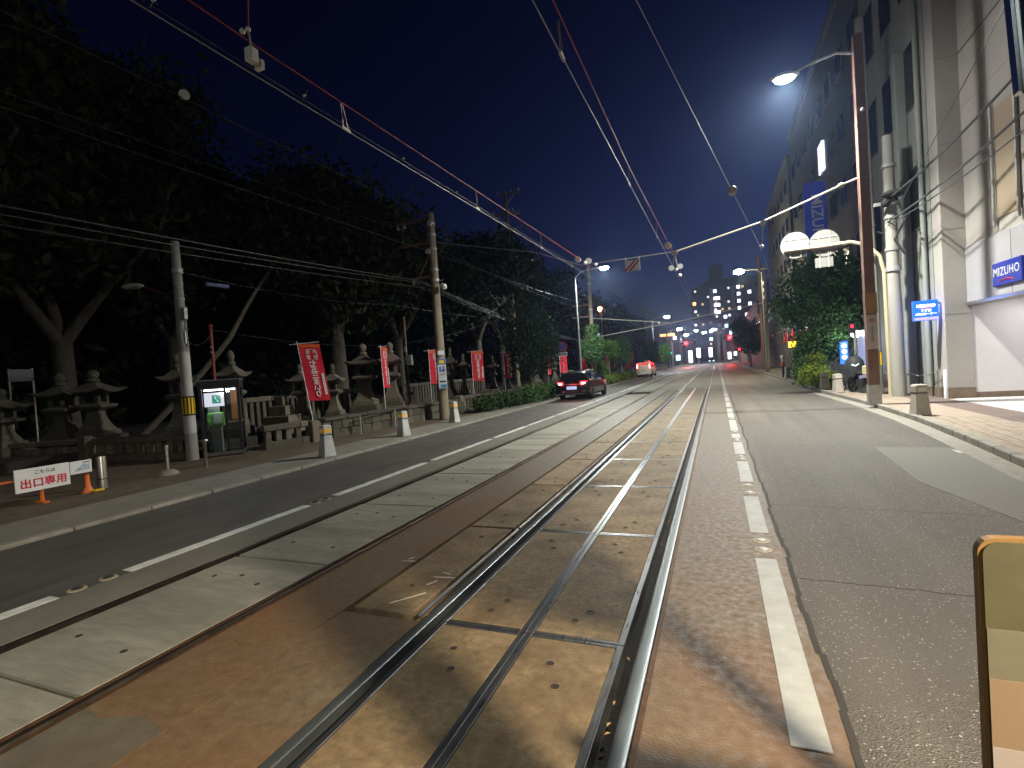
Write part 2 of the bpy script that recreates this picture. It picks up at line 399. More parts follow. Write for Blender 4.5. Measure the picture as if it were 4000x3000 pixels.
while yy < 26:
    x = .46 + .012 * math.sin(yy * 3) + rr.uniform(-.008, .008); b.add([(x - .02, yy, .003), (x + .012, yy, .003), (x + .012, yy + .25, .003), (x - .02, yy + .25, .003)], [(0, 1, 2, 3)]); yy += .25
b.build('joint_seam', m_crack, road)
# painted scribbles left by the track workers
m_chalk = mat('chalk mark', (.6, .55, .45), .8)
for (x, y, a, l) in ((-2.78, 3.98, .2, .12), (-2.8, 4.05, 1.2, .07), (-2.25, 3.72, .1, .2), (-2.27, 3.8, -.3, .1), (-2.3, 3.6, 1.1, .1), (-2.34, 3.3, .9, .3)):
    MB().box(-l/2, l/2, -.006, .006, 0, .004).build('chalk_mark', m_chalk, track, loc=(x, y, .001), rz=a)
# dead leaves lying in the flangeway
m_leafdry = mat('dry leaf', (.3, .19, .07), .7)
rr = random.Random(9)
for i in range(16):
    yy = rr.uniform(2, 7); xx = rr.choice((-.585, -.58, -1.945, -2.05)); a = rr.uniform(0, 6)
    tag(MB().add([(-.02, 0, .0), (0, -.009, .006), (.022, 0, .002), (0, .009, .008)], [(0, 1, 2, 3)]).build('fallen_leaf', m_leafdry, None, loc=(xx, yy, -.05 + rr.uniform(0, .05)), rz=a),
        'small dry leaf lying in the gap beside a rail', 'leaf', 'dry leaves in the rail gaps')

# ------------------------------------------------------------------ right pavement
KR = [(3.5, -14), (3.5, 6), (3.62, 8.5), (3.8, 10.5), (4.0, 13.5), (4.05, 18), (3.82, 22.9), (3.75, 26), (3.72, 34), (3.75, 68), (3.8, 240)]
def kx(y):
    for (a, p), (c, q) in zip(KR, KR[1:]):
        if p <= y <= q: return a + (c - a) * (y - p) / (q - p)
    return KR[-1][0]
pav = MB()
ys = [-14 + i * 2 for i in range(128)]
for a, c in zip(ys, ys[1:]):
    pav.poly([(kx(a) + .15, a, -.15), (60, a, -.15), (60, c, -.15), (kx(c) + .15, c, -.15)], (0, 0, .23))
pave = structure(pav.build('sidewalk', m_walk))
gut = MB()
for a, c in zip(ys, ys[1:]): gut.poly([(kx(a) - .32, a, -.1), (kx(a) + .02, a, -.1), (kx(c) + .02, c, -.1), (kx(c) - .32, c, -.1)], (0, 0, .105))
gut.build('gutter', m_kerb, road)
yy = 3.0
while yy < 64:
    l = .6 if yy < 40 else 2.0
    a, c = kx(yy), kx(yy + l)
    MB().poly([(a, yy + .006, -.1), (a + .15, yy + .006, -.1), (c + .15, yy + l - .006, -.1), (c, yy + l - .006, -.1)], (0, 0, .222)).build('kerb_stone', m_kerb, pave, bevel=.015)
    yy += l
MB().poly([(3.75, 64, -.1), (3.9, 64, -.1), (3.95, 240, -.1), (3.8, 240, -.1)], (0, 0, .222)).build('kerb_stone', m_kerb, pave)
pm = MB().box(-.047, .047, -.097, .097, 0, .022).mesh('paving_block', bevel=.005); pm.materials.append(m_paver)
pd = MB().box(-.047, .047, -.097, .097, 0, .022).mesh('paving_block', bevel=.005); pd.materials.append(m_paver_d)
cnt = 0; far = MB(); fard = MB()
row = 0; yy = 8.2
while yy < 24.5:
    x = kx(yy) + .205; i = 0
    while x < 6.0:
        dark = x > 5.24
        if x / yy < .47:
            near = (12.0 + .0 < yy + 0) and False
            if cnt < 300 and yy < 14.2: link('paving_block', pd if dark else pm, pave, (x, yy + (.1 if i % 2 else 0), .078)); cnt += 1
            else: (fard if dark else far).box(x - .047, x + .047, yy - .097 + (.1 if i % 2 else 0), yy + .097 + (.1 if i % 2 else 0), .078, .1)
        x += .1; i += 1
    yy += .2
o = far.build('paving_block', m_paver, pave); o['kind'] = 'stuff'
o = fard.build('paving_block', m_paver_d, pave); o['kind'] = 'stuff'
# forecourt tiles before the bank
tm = MB().box(-.295, .295, -.295, .295, 0, .022).mesh('forecourt_tile', bevel=.004); tm.materials.append(m_paver_w)
for i in range(5):
    for j in range(9): link('forecourt_tile', tm, pave, (6.33 + i * .6, 13.1 + j * .6 - .25, .08))

# ------------------------------------------------------------------ left pavement
lp = structure(MB().box(-9.54, -8.21, Y0, 240, -.15, .03).build('left_sidewalk', m_walk))
yy = -2.0
while yy < 60:
    MB().box(-8.21, -8.03, yy + .006, yy + .99, -.12, .045).build('kerb_stone', m_kerb, lp, bevel=.012); yy += 1.0 if yy < 40 else 1.0
MB().box(-8.21, -8.03, 60, 240, -.12, .045).build('kerb_stone', m_kerb, lp)
structure(MB().box(-11.75, -9.54, Y0, 20, -.15, .02).box(-16.4, -11.75, Y0, 12, -.15, .018).build('verge', m_dirtwalk))
structure(MB().box(-60, -11.75, 12, 300, -.15, .3).box(-60, -13.0, 9.3, 12, -.15, .298).box(-60, -16.4, -14, 9.3, -.14, .296).build('shrine_ground', m_dirt))
structure(MB().box(-11.75, -9.54, 20, 240, -.15, .06).build('planting_bed', m_dirt))

# ------------------------------------------------------------------ shared materials for objects
m_stone = mat('weathered granite', (.14, .115, .085), .85, var=.35, scale=9, col2=(.09, .085, .07), mix2=.75, scale2=2.2, bump=.5, bscale=35, piece=.28)
m_stone_d = mat('dark mossy stone', (.095, .078, .058), .9, var=.35, scale=8, col2=(.06, .062, .045), mix2=.8, scale2=2.5, bump=.5, bscale=30, piece=.25)
m_concpole = mat('pole concrete', (.32, .31, .28), .75, var=.12, scale=3, col2=(.22, .2, .17), mix2=.6, scale2=.9, bump=.15, bscale=40, stretch=(1, 1, .2))
m_concpole_b = mat('brownish pole concrete', (.25, .2, .14), .75, var=.15, scale=3, col2=(.17, .13, .09), mix2=.6, scale2=.9, bump=.15, bscale=40, stretch=(1, 1, .2))
m_stainless = mat('stainless steel', (.55, .54, .52), .32, metal=1, var=.12, scale=8)
m_galv = mat('galvanised metal', (.36, .36, .35), .5, metal=.3, var=.15, scale=8)
m_darkmetal = mat('dark painted metal', (.035, .033, .036), .4, metal=.3)
m_brownpaint = mat('brown painted steel', (.17, .09, .065), .5, var=.12, scale=4)
m_redpaint = mat('faded red paint', (.22, .03, .02), .6, var=.2, scale=6)
m_boardw = mat('white sign board', (.72, .73, .76), .5, var=.04, scale=6)
m_redink = mat('red ink', (.55, .01, .05), .6)
m_blackink = mat('black ink', (.02, .02, .025), .6)
m_orange = mat('orange plastic', (.6, .13, .02), .45, var=.08, scale=5)
m_yellow = mat('yellow plastic', (.75, .48, .02), .45)
m_glass = bpy.data.materials.new('booth glass'); m_glass.use_nodes = True
_n = m_glass.node_tree.nodes; _l = m_glass.node_tree.links; _n.remove(_n['Principled BSDF'])
_a = _n.new('ShaderNodeBsdfTransparent'); _b = _n.new('ShaderNodeBsdfGlossy'); _b.inputs['Roughness'].default_value = .03; _x = _n.new('ShaderNodeMixShader'); _fr = _n.new('ShaderNodeFresnel'); _fr.inputs[0].default_value = 1.45
_a.inputs[0].default_value = (.86, .9, .89, 1)
_l.new(_fr.outputs[0], _x.inputs[0]); _l.new(_a.outputs[0], _x.inputs[1]); _l.new(_b.outputs[0], _x.inputs[2]); _l.new(_x.outputs[0], _n['Material Output'].inputs[0])
m_bolwhite = mat('white painted concrete', (.5, .5, .5), .7, var=.1, scale=9, col2=(.33, .32, .3), mix2=.6, scale2=3.5, bump=.15, bscale=50)
m_reflect = mat('amber reflector', (.8, .42, .05), .25, emit=(1, .5, .08), estr=.12)
m_rubber = mat('black rubber', (.02, .02, .02), .8)
m_redcloth = mat('red banner cloth', (.56, .006, .03), .75, var=.06, scale=8)
m_orangecloth = mat('orange banner stripe', (.75, .15, .015), .75)
m_whitecloth = mat('white print', (.68, .66, .66), .7)

# ------------------------------------------------------------------ exit barrier
t = thing('exit_sign', 'white board with red exit lettering on a low orange barrier', 'sign', (-10.78, 4.6, .02))
MB().box(-.012, .012, 0, .765, .23, .62).build('board', m_boardw, t, bevel=.003)
text('出口専用', .165, m_redink, t, (.014, .39, .355), (0, 1, 0), (0, 0, 1), bold=.004, spacing=1.02)
text('こちらは', .075, m_blackink, t, (.014, .41, .535), (0, 1, 0), (0, 0, 1), bold=.001)
MB().cyl((-.05, -2.4, .44), (-.05, .9, .44), .022, n=10).build('bar', m_orange, t, smooth=True)
for yy in (-1.5, .36): MB().box(-.16, .1, yy - .04, yy + .04, 0, .03).cyl((-.03, yy, .02), (-.03, yy, .5), .03, .022, 10).build('foot', m_orange, t)
t = thing('map_sign', 'small white board with a blue map beside the exit board', 'sign', (-10.79, 5.38, .02))
MB().box(-.01, .01, 0, .34, .38, .61).build('board', m_boardw, t, bevel=.003)
m_mapblue = mat('map blue print', (.35, .45, .55), .6, var=.5, scale=30)
MB().poly([(.011, .05, .42), (.011, .3, .44), (.011, .3, .53), (.011, .2, .55)], (.002, 0, 0)).build('map_print', m_mapblue, t)
MB().box(.011, .013, .2, .31, .565, .58).build('print_line', m_blackink, t)
t = thing('traffic_cone', 'orange and yellow cone foot under the map sign', 'cone', (-10.85, 5.66, .02))
MB().lathe([(.1, 0), (.09, .02), (.05, .12), (.04, .33), (.02, .34)], 14).build('cone', m_orange, t, smooth=True)
MB().poly([(.05, .0, .012), (.19, .02, .012), (.19, .18, .012), (.05, .14, .012)], (0, 0, .03)).build('foot_plate', m_yellow, t, bevel=.006)

# ------------------------------------------------------------------ small bollards on the left pavement
t = thing('steel_bollard', 'thick stainless bollard beside the map sign', 'bollard', (-11.0, 5.99, .02))
MB().lathe([(.085, 0), (.085, .58), (.08, .61), (.05, .625), (.005, .63)], 18).build('post', m_stainless, t, smooth=True)
MB().lathe([(.088, .17), (.088, .19)], 18).build('band', m_darkmetal, t)
t = thing('chain_post', 'slim post on a domed concrete base near the grey pole', 'bollard', (-10.97, 7.22, .02))
MB().lathe([(.21, 0), (.2, .03), (.13, .085), (.04, .11)], 20).build('base', m_kerb, t, smooth=True)
MB().lathe([(.035, .09), (.033, .56), (.045, .57), (.045, .62), (.01, .64)], 14).build('post', m_stainless, t, smooth=True)
MB().cyl((-.075, 0, .54), (.06, 0, .54), .012, n=8).build('hook', m_stainless, t)
t = thing('chain_post', 'slim stainless post with flat cap before the telephone box', 'bollard', (-10.9, 8.04, .02))
MB().lathe([(.032, 0), (.032, .52), (.04, .53), (.04, .58)], 14).build('post', m_stainless, t, smooth=True)
MB().lathe([(.075, .585), (.078, .6), (.05, .615), (.005, .62)], 18).build('cap', m_stainless, t, smooth=True)

# white tapered bollards with amber reflectors
def make_conc_bollard(label, loc, rz):
    t = thing('concrete_bollard', label, 'bollard', loc, rz, 'white tapered bollards')
    MB().taper(.16, .15, 0, .1, .1, .5).build('body', m_bolwhite, t, bevel=.012)
    MB().box(-.106, .106, -.106, .106, .515, .7).taper(.106, .106, .7, .08, .08, .735).build('head', m_bolwhite, t, bevel=.01)
    for a, bx_ in ((1, 'x'), (-1, 'x')):
        MB().box(.1065, .111, -.075, -.005, .56, .655).build('reflector', m_reflect, t)
        MB().box(.1065, .111, .005, .075, .56, .655).build('reflector', m_reflect, t)
        break
    MB().box(-.075, -.005, -.111, -.1065, .56, .655).box(.005, .075, -.111, -.1065, .56, .655).build('reflector', m_reflect, t)
    MB().box(-.098, .098, -.098, .098, .5, .515).build('neck_joint', m_rubber, t)
    return t
make_conc_bollard('white tapered bollard nearest the stone fence pillar, left of three', (-8.5, 9.26, .03), -.35)
make_conc_bollard('middle white tapered bollard in front of the low stone wall', (-8.67, 12.64, .03), -.3)
make_conc_bollard('white tapered bollard beside the round concrete pole', (-8.83, 16.07, .03), -.25)

# ------------------------------------------------------------------ grey pole with unlit lamp
t = thing('utility_pole', 'grey concrete pole with striped band and unlit lamp arm', 'pole', (-12.47, 8.85, .02))
MB().lathe([(.145, 0), (.095, 5.5), (.09, 5.52)], 18).build('shaft', m_concpole, t, smooth=True)
m_wrap = mat('white pole wrap', (.52, .5, .47), .6, var=.06, scale=5)
MB().lathe([(.1425, .68), (.1375, 1.13)], 18).build('sheet_wrap', m_wrap, t, smooth=True)
MB().lathe([(.134, 1.62), (.125, 2.75)], 18).build('sheet_wrap', m_wrap, t, smooth=True)
m_ybl = mat('yellow band', (.85, .55, .0), .5); 
MB().lathe([(.140, 1.13), (.134, 1.62)], 18).build('warning_band', m_rubber, t, smooth=True)
for i in range(11):
    a = i * 2 * math.pi / 11 + .1
    MB().box(.1385, .144, -.024, .024, 1.17, 1.58).build('yellow_stripe', m_ybl, t, rz=a, bevel=.004)
MB().lathe([(.13, 4.72), (.13, 4.85)], 18).build('clamp_band', m_galv, t)
for z in (3.4, 4.05, 4.45, 3.0, 2.4): MB().lathe([(.118, z), (.118, z + .05)], 18).build('clamp_band', m_galv, t)
MB().box(.1, .2, -.05, .05, 3.55, 3.85).build('junction_box', m_galv, t, bevel=.01)
MB().tube([(.14, .02, 3.55), (.15, .02, 3.0), (.16, .03, 2.75)], .012).build('conduit', m_galv, t)
for z in (2.9, 3.3, 3.7, 4.15): MB().cyl((-.24, .0, z), (.24, .0, z + .002), .008, n=6).build('step_bolt', m_galv, t)
MB().tube([(-.1, -.02, 3.3), (-.12, -.03, 3.9), (-.3, -.1, 4.2), (-.75, -.25, 4.42), (-.95, -.3, 4.46)], .018).build('lamp_arm', m_redpaint, t, smooth=True)
lm = MB().sphere((0, 0, 0), .3, 14, 8, (1.0, .42, .24)); lm.move(Matrix.Translation((-1.18, -.36, 4.5)) @ Matrix.Rotation(.3, 4, 'Z'))
lh = lm.build('lamp_head', mat('cream lamp housing', (.5, .48, .42), .5), t, smooth=True)
MB().sphere((-1.18, -.36, 4.455), .24, 12, 6, (.9, .42, .2)).build('lamp_glass', mat('grey lamp glass', (.2, .2, .19), .2), lh, smooth=True)
MB().box(.128, .14, -.03, .03, 2.95, 3.25).build('number_plate', m_boardw, t)

# red thin pole behind the telephone box
t = thing('red_pole', 'thin rusty red pole behind the telephone box', 'pole', (-13.2, 10.2, .3))
MB().lathe([(.05, 0), (.045, 3.2), (.02, 3.22)], 10).build('shaft', m_redpaint, t, smooth=True)
MB().sphere((0, 0, 3.26), .07).build('cap', m_redpaint, t, smooth=True)
for z in (2.5, 2.65): MB().cyl((.0, 0, z), (.1, -.12, z + .02), .02, n=8).build('insulator', m_galv, t)

# ------------------------------------------------------------------ telephone box
bw = .43
ang = math.atan2(.62, .79)   # local +y along the glass front; local +x faces the road and the camera
t = thing('telephone_box', 'dark framed glass telephone box with green payphone', 'phone box', (-12.36, 9.72, .02), R(-45))
fr = MB()
for sx in (-1, 1):
    for sy in (-1, 1):
        fr.box(sx*bw - .035, sx*bw + .035, sy*bw - .035, sy*bw + .035, .08, 1.82)
fr.build('frame_post', m_darkmetal, t, bevel=.006)
rf = MB().box(-bw-.06, bw+.06, -bw-.06, bw+.06, 1.78, 1.98).build('roof', m_darkmetal, t, bevel=.015)
MB().box(-bw-.07, bw+.07, -bw-.07, bw+.07, 1.981, 2.0).build('roof_cap', m_galv, rf)
MB().box(-bw-.02, bw+.02, -bw-.02, bw+.02, 0, .06).build('floor_plate', m_darkmetal, t)
MB().box(bw+.036, bw+.05, -bw-.03, bw+.03, .03, .115).build('kick_plate', m_stainless, t, bevel=.004)
MB().box(-bw+.03, bw-.03, bw+.036, bw+.05, .03, .115).build('kick_plate', m_stainless, t, bevel=.004)
for nm, q in (('glass_pane', (bw-.004, bw+.004, -bw+.04, bw-.04, .12, 1.77)), ('glass_pane', (-bw+.04, bw-.04, bw-.004, bw+.004, .12, 1.77)),
              ('glass_pane', (-bw+.04, bw-.04, -bw-.004, -bw+.004, .12, 1.77)), ('glass_pane', (-bw-.004, -bw+.004, -bw+.04, bw-.04, .12, 1.77))):
    MB().box(*q).build(nm, m_glass, t)
MB().box(bw-.02, bw+.02, .1, .15, .12, 1.77).build('mullion', m_darkmetal, t)
MB().box(bw-.01, bw+.03, .15, bw, .86, .91).build('push_bar', m_stainless, t, bevel=.005)
MB().box(-.3, .3, bw-.01, bw+.03, .86, .9).build('push_bar', m_stainless, t, bevel=.005)
m_tube = glow('phone box tube lamp', (.95, .92, 1.0), 14)
MB().box(bw-.1, bw-.06, -bw+.08, bw-.08, 1.715, 1.75).build('tube_lamp', m_tube, t)
sg = MB().box(bw-.21, bw-.18, -bw+.05, .08, 1.3, 1.66).build('lit_sign', glow('phone sign white panel', (.85, .78, .92), 1.15), t)
MB().box(bw-.178, bw-.173, -.2, .0, 1.38, 1.6).build('green_panel', glow('phone sign green', (.0, .3, .22), 1.0), sg)
hs = MB().tube([(bw-.17, -.135, 1.57), (bw-.17, -.125, 1.51), (bw-.17, -.09, 1.45), (bw-.17, -.06, 1.42)], [.022, .01, .01, .022], 8)
hs.build('handset_mark', glow('handset white', (.8, .85, .82), .9), sg)
MB().box(bw-.3, bw-.29, -bw+.1, -.06, 1.0, 1.29).build('notice_sheet', mat('notice paper', (.7, .72, .75), .7), t)
ph = MB().taper(.16, .2, 0, .11, .18, .36).move(Matrix.Translation((bw-.25, -.16, .78))).build('payphone', mat('bright green phone', (.2, .6, .13), .4), t, bevel=.015)
MB().poly([(bw-.085, -.2, .86), (bw-.085, .0, .86), (bw-.13, .0, 1.12), (bw-.13, -.2, 1.12)], (.015, 0, .002)).build('phone_panel', mat('pale phone panel', (.5, .58, .48), .4), ph)
MB().tube([(bw-.1, -.31, 1.08), (bw-.08, -.33, .98), (bw-.1, -.31, .88)], [.03, .018, .03], 8).build('handset', mat('green handset', (.22, .6, .2), .4), ph, smooth=True)
MB().tube([(bw-.1, -.31, .88), (bw-.05, -.33, .72), (bw-.08, -.24, .68), (bw-.1, -.18, .76)], .008).build('cord', m_galv, ph)
MB().box(-.05, bw-.2, -.3, -.04, .08, .78).build('pedestal', m_galv, t)
MB().box(-.1, .18, -.3, -.08, .1, .36).build('carton', mat('phone book box', (.55, .5, .42), .7), t)
MB().box(-bw+.01, -bw+.03, .16, bw-.06, .9, 1.7).build('poster', mat('amber poster', (.45, .2, .07), .6, var=.4, scale=5), t)
light('phone_box_light', 'POINT', (bw-.07, .02, 1.66), 16, (.95, .93, 1.), t, .05)

# ------------------------------------------------------------------ stone fences
bal_m = MB().taper(.085, .07, 0, .08, .065, .3).mesh('baluster', bevel=.012); bal_m.materials.append(m_stone)
balt_m = MB().taper(.075, .075, 0, .07, .07, .85).mesh('baluster', bevel=.012); balt_m.materials.append(m_stone)
def fence(label, p, q, z0, mesh, hb, step, base_h, railh, railw=.11, group=None):
    p, q = Vector((*p, 0)), Vector((*q, 0)); L = (q - p).length; a = math.atan2(q.y - p.y, q.x - p.x)
    t = thing('stone_fence', label, 'fence', (p.x, p.y, z0), a)
    rr = random.Random(int(L * 100)); x = 0; i = 0
    while x < L - .05:
        l = min(rr.uniform(.9, 1.3), L - x)
        MB().box(x + .004, x + l - .004, -railw - .03, railw + .03, -.1, base_h).build('base_stone', m_stone_d, t, bevel=.02)
        MB().box(x + .003, x + l - .003, -railw, railw, base_h + hb - .005, base_h + hb + railh).build('top_rail', m_stone, t, bevel=.02); x += l
    n = int(L / step)
    for i in range(n): link('baluster', mesh, t, (step / 2 + i * step, rr.uniform(-.008, .008), base_h - .004), rr.uniform(-.05, .05))
    return t
def pillar(label, loc, h=.62, w=.17, rz=0.):
    t = tag(MB().taper(w, w, 0, w * .97, w * .97, h - .06).taper(w * .97, w * .97, h - .06, w * .6, w * .6, h).build('stone_pillar', m_stone, None, bevel=.02, loc=loc, rz=rz), label, 'pillar')
fence('low stone fence between the telephone box and the pointed pillar', (-11.62, 10.25), (-11.3, 11.55), 0, bal_m, .3, .3, .22, .16)
pillar('square stone pillar with chamfered top under the first red banner', (-11.28, 11.8, .0), .66, .17, -.1)
fence('low stone fence running back behind the grey pole', (-16.0, 8.62), (-12.5, 9.15), 0, bal_m, .3, .34, .2, .15)
pillar('plain stone pillar behind the exit board', (-16.25, 8.55, .0), .72, .16, .1)
fence('stone fence with narrow balusters behind the exit board', (-20.6, 7.0), (-16.5, 8.45), 0, bal_m, .36, .27, .16, .13)
fence('taller stone fence behind the first red banner', (-14.4, 11.2), (-14.6, 17.6), .3, balt_m, .85, .26, .12, .16)
fence('taller stone fence behind the round concrete pole', (-14.6, 21.8), (-14.7, 30.5), .3, balt_m, .85, .27, .12, .16)
fence('low stone fence along the hedge beyond the concrete pole', (-10.75, 20.4), (-10.6, 31.0), .1, bal_m, .3, .32, .2, .14)
pillar('short square stone pillar at the start of the hedge', (-10.75, 20.1, .05), .75, .18, .0)

# rubble wall under the banners
t = thing('stone_wall', 'low dark wall of squared stones below the lanterns', 'wall', (-11.4, 12.15, 0), math.atan2(7.4, .75))
rr = random.Random(21); sm = []
for i in range(7):
    w = rr.uniform(.3, .5); h = .27
    b = MB().box(0, w, -.2, .2, 0, h); b.v = [(x + rr.uniform(-.015, .015), y + rr.uniform(-.02, .02), z + rr.uniform(-.012, .012)) for x, y, z in b.v]
    me = b.mesh('stone', bevel=.025); me.materials.append(m_stone_d); sm.append((w, me))
for rowk in range(2):
    x = 0.
    while x < 7.6:
        w, me = rr.choice(sm); link('stone', me, t, (x, rr.uniform(-.03, .03), rowk * .275)); x += w + .012
x = .05
while x < 7.4: MB().box(x, x + .9, -.24, .24, .555, .66).build('coping_stone', m_stone_d, t, bevel=.025); x += .92
t = thing('hand_rail', 'thin dark metal railing in front of the low stone wall', 'railing', (-10.75, 13.3, .02))
for yy in (0, 1.9, 3.8): MB().cyl((0, yy, 0), (0, yy, .62), .025, n=8).build('post', m_galv, t)
MB().tube([(0, 0, .6), (0, 1.9, .62), (0, 3.8, .6)], .018).build('top_bar', m_darkmetal, t)

# ------------------------------------------------------------------ stone lanterns
def make_lantern():
    t = thing('stone_lantern', 'x', 'lantern')
    MB().box(-.42, .42, -.42, .42, -.25, .13).build('plinth', m_stone_d, t, bevel=.02)
    MB().taper(.34, .34, .13, .31, .31, .27).build('base', m_stone, t, bevel=.015)
    MB().lathe([(.27, .27), (.22, .36), (.165, .5), (.13, .66), (.125, .74), (.16, .8)], 4, sq=True).build('shaft', m_stone, t)
    MB().lathe([(.2, .8), (.3, .86), (.31, .92), (.22, .95)], 4, sq=True).build('platform', m_stone, t, bevel=.01)
    f = MB()
    for sx in (-1, 1):
        for sy in (-1, 1): f.box(sx*.145 - .04, sx*.145 + .04, sy*.145 - .04, sy*.145 + .04, .99, 1.17)
    f.box(-.19, .19, -.19, .19, .95, .99); f.box(-.19, .19, -.19, .19, 1.17, 1.215)
    f.build('fire_box', m_stone, t)
    MB().box(-.1, .1, -.1, .1, .99, 1.17).build('fire_box_core', m_black, t)
    rv = []; rf = []
    prof = [(.2, 1.215), (.44, 1.24), (.46, 1.275), (.3, 1.35), (.15, 1.45), (.1, 1.5)]
    n = 16
    for r, z in prof:
        for i in range(n):
            a = 2 * math.pi * i / n; c, s = math.cos(a), math.sin(a)
            k = 1 / max(abs(c), abs(s)); up = max(0, (k - 1) / .414) ** 2
            rv.append((r * k * c, r * k * s, z + (up * .075 if r > .35 else 0)))
    for j in range(len(prof) - 1):
        for i in range(n): rf.append((j*n+i, j*n+(i+1) % n, (j+1)*n+(i+1) % n, (j+1)*n+i))
    rf += [tuple(range(n - 1, -1, -1)), tuple(range((len(prof)-1)*n, len(prof)*n))]
    MB().add(rv, rf).build('roof', m_stone, t)
    MB().lathe([(.1, 1.5), (.13, 1.53), (.13, 1.57), (.08, 1.6), (.1, 1.64), (.125, 1.7), (.11, 1.77), (.05, 1.82), (.005, 1.84)], 14).build('finial', m_stone, t, smooth=True)
    return t
LANT = [  # x, y, z, height, roof width, turn, label
 (-18.67, 7.83, .42, 1.8, 1.3, .3, 'stone lantern cut off by the left edge of the photo'),
 (-18.53, 9.18, .42, 2.17, 1.33, .45, 'stone lantern partly covered by its wider neighbour above the exit board'),
 (-18.03, 9.81, .42, 2.24, 1.55, .5, 'stone lantern with wide curled roof just right of the thick forked tree'),
 (-15.0, 10.39, .42, 2.5, 1.05, .35, 'stone lantern half hidden behind the grey striped pole'),
 (-13.62, 11.11, .42, 2.51, 1.0, .3, 'stone lantern rising directly behind the telephone box'),
 (-13.64, 13.82, .5, 1.99, 1.0, .4, 'stone lantern mostly hidden behind the first red banner'),
 (-12.33, 13.98, .5, 1.9, .92, .35, 'short stone lantern right of the first red banner'),
 (-12.56, 15.98, .62, 2.55, 1.45, .4, 'big stone lantern left of the narrow red banner'),
 (-12.0, 16.95, .62, 2.6, 1.3, .4, 'big stone lantern right of the narrow red banner'),
 (-13.42, 24.37, .5, 2.75, .95, .35, 'stone lantern just right of the concrete pole'),
 (-12.71, 24.52, .5, 2.36, .9, .35, 'stone lantern left of the fourth red banner'),
 (-12.93, 28.83, .5, 2.27, .95, .3, 'stone lantern right of the fourth red banner'),
 (-13.18, 31.75, .5, 1.94, .95, .3, 'stone lantern beside the dark street tree'),
 (-13.4, 38.5, .5, 2.3, 1.1, .3, 'far stone lantern behind the black car'),
 (-13.6, 44.0, .5, 2.3, 1.1, .3, 'farthest stone lantern left of the round topped trees')]
lan = make_lantern(); lan['group'] = 'stone lanterns in the shrine grounds'
for i, (x, y, z, h, w, a, lb) in enumerate(LANT):
    o = lan if i == 0 else copy_tree(lan)
    o.location = (x, y, z); o.rotation_euler = (0, 0, a); o.scale = (w / 1.15, w / 1.15, h / 1.84); o['label'] = lb

# tall lantern plinths: squared stones stacked in steps
for k, (x, y, lb) in enumerate(((-12.56, 15.98, 'stepped block footing of the big lantern left of the narrow banner'), (-12.0, 16.95, 'stepped block footing of the big lantern right of the narrow banner'),
                                (-12.7, 12.0, 'stepped stone blocks at the corner right of the telephone box'), (-12.9, 28.2, 'stepped stone blocks behind the fourth red banner'))):
    t = thing('stone_step', lb, 'steps', (x, y, .28), .35, 'stepped stone footings')
    for j, (w, h) in enumerate(((.62, .2), (.5, .2)) if k != 2 else ((.55, .25), (.42, .3), (.28, .3), (.14, .3))):
        MB().box(-w, w, -w, w, sum((.2, .2, .2)[:j]) if k != 2 else (0, .25, .55, .85)[j], (sum((.2, .2, .2)[:j]) if k != 2 else (0, .25, .55, .85)[j]) + h - .004).build('stone_block', m_stone, t, bevel=.02)

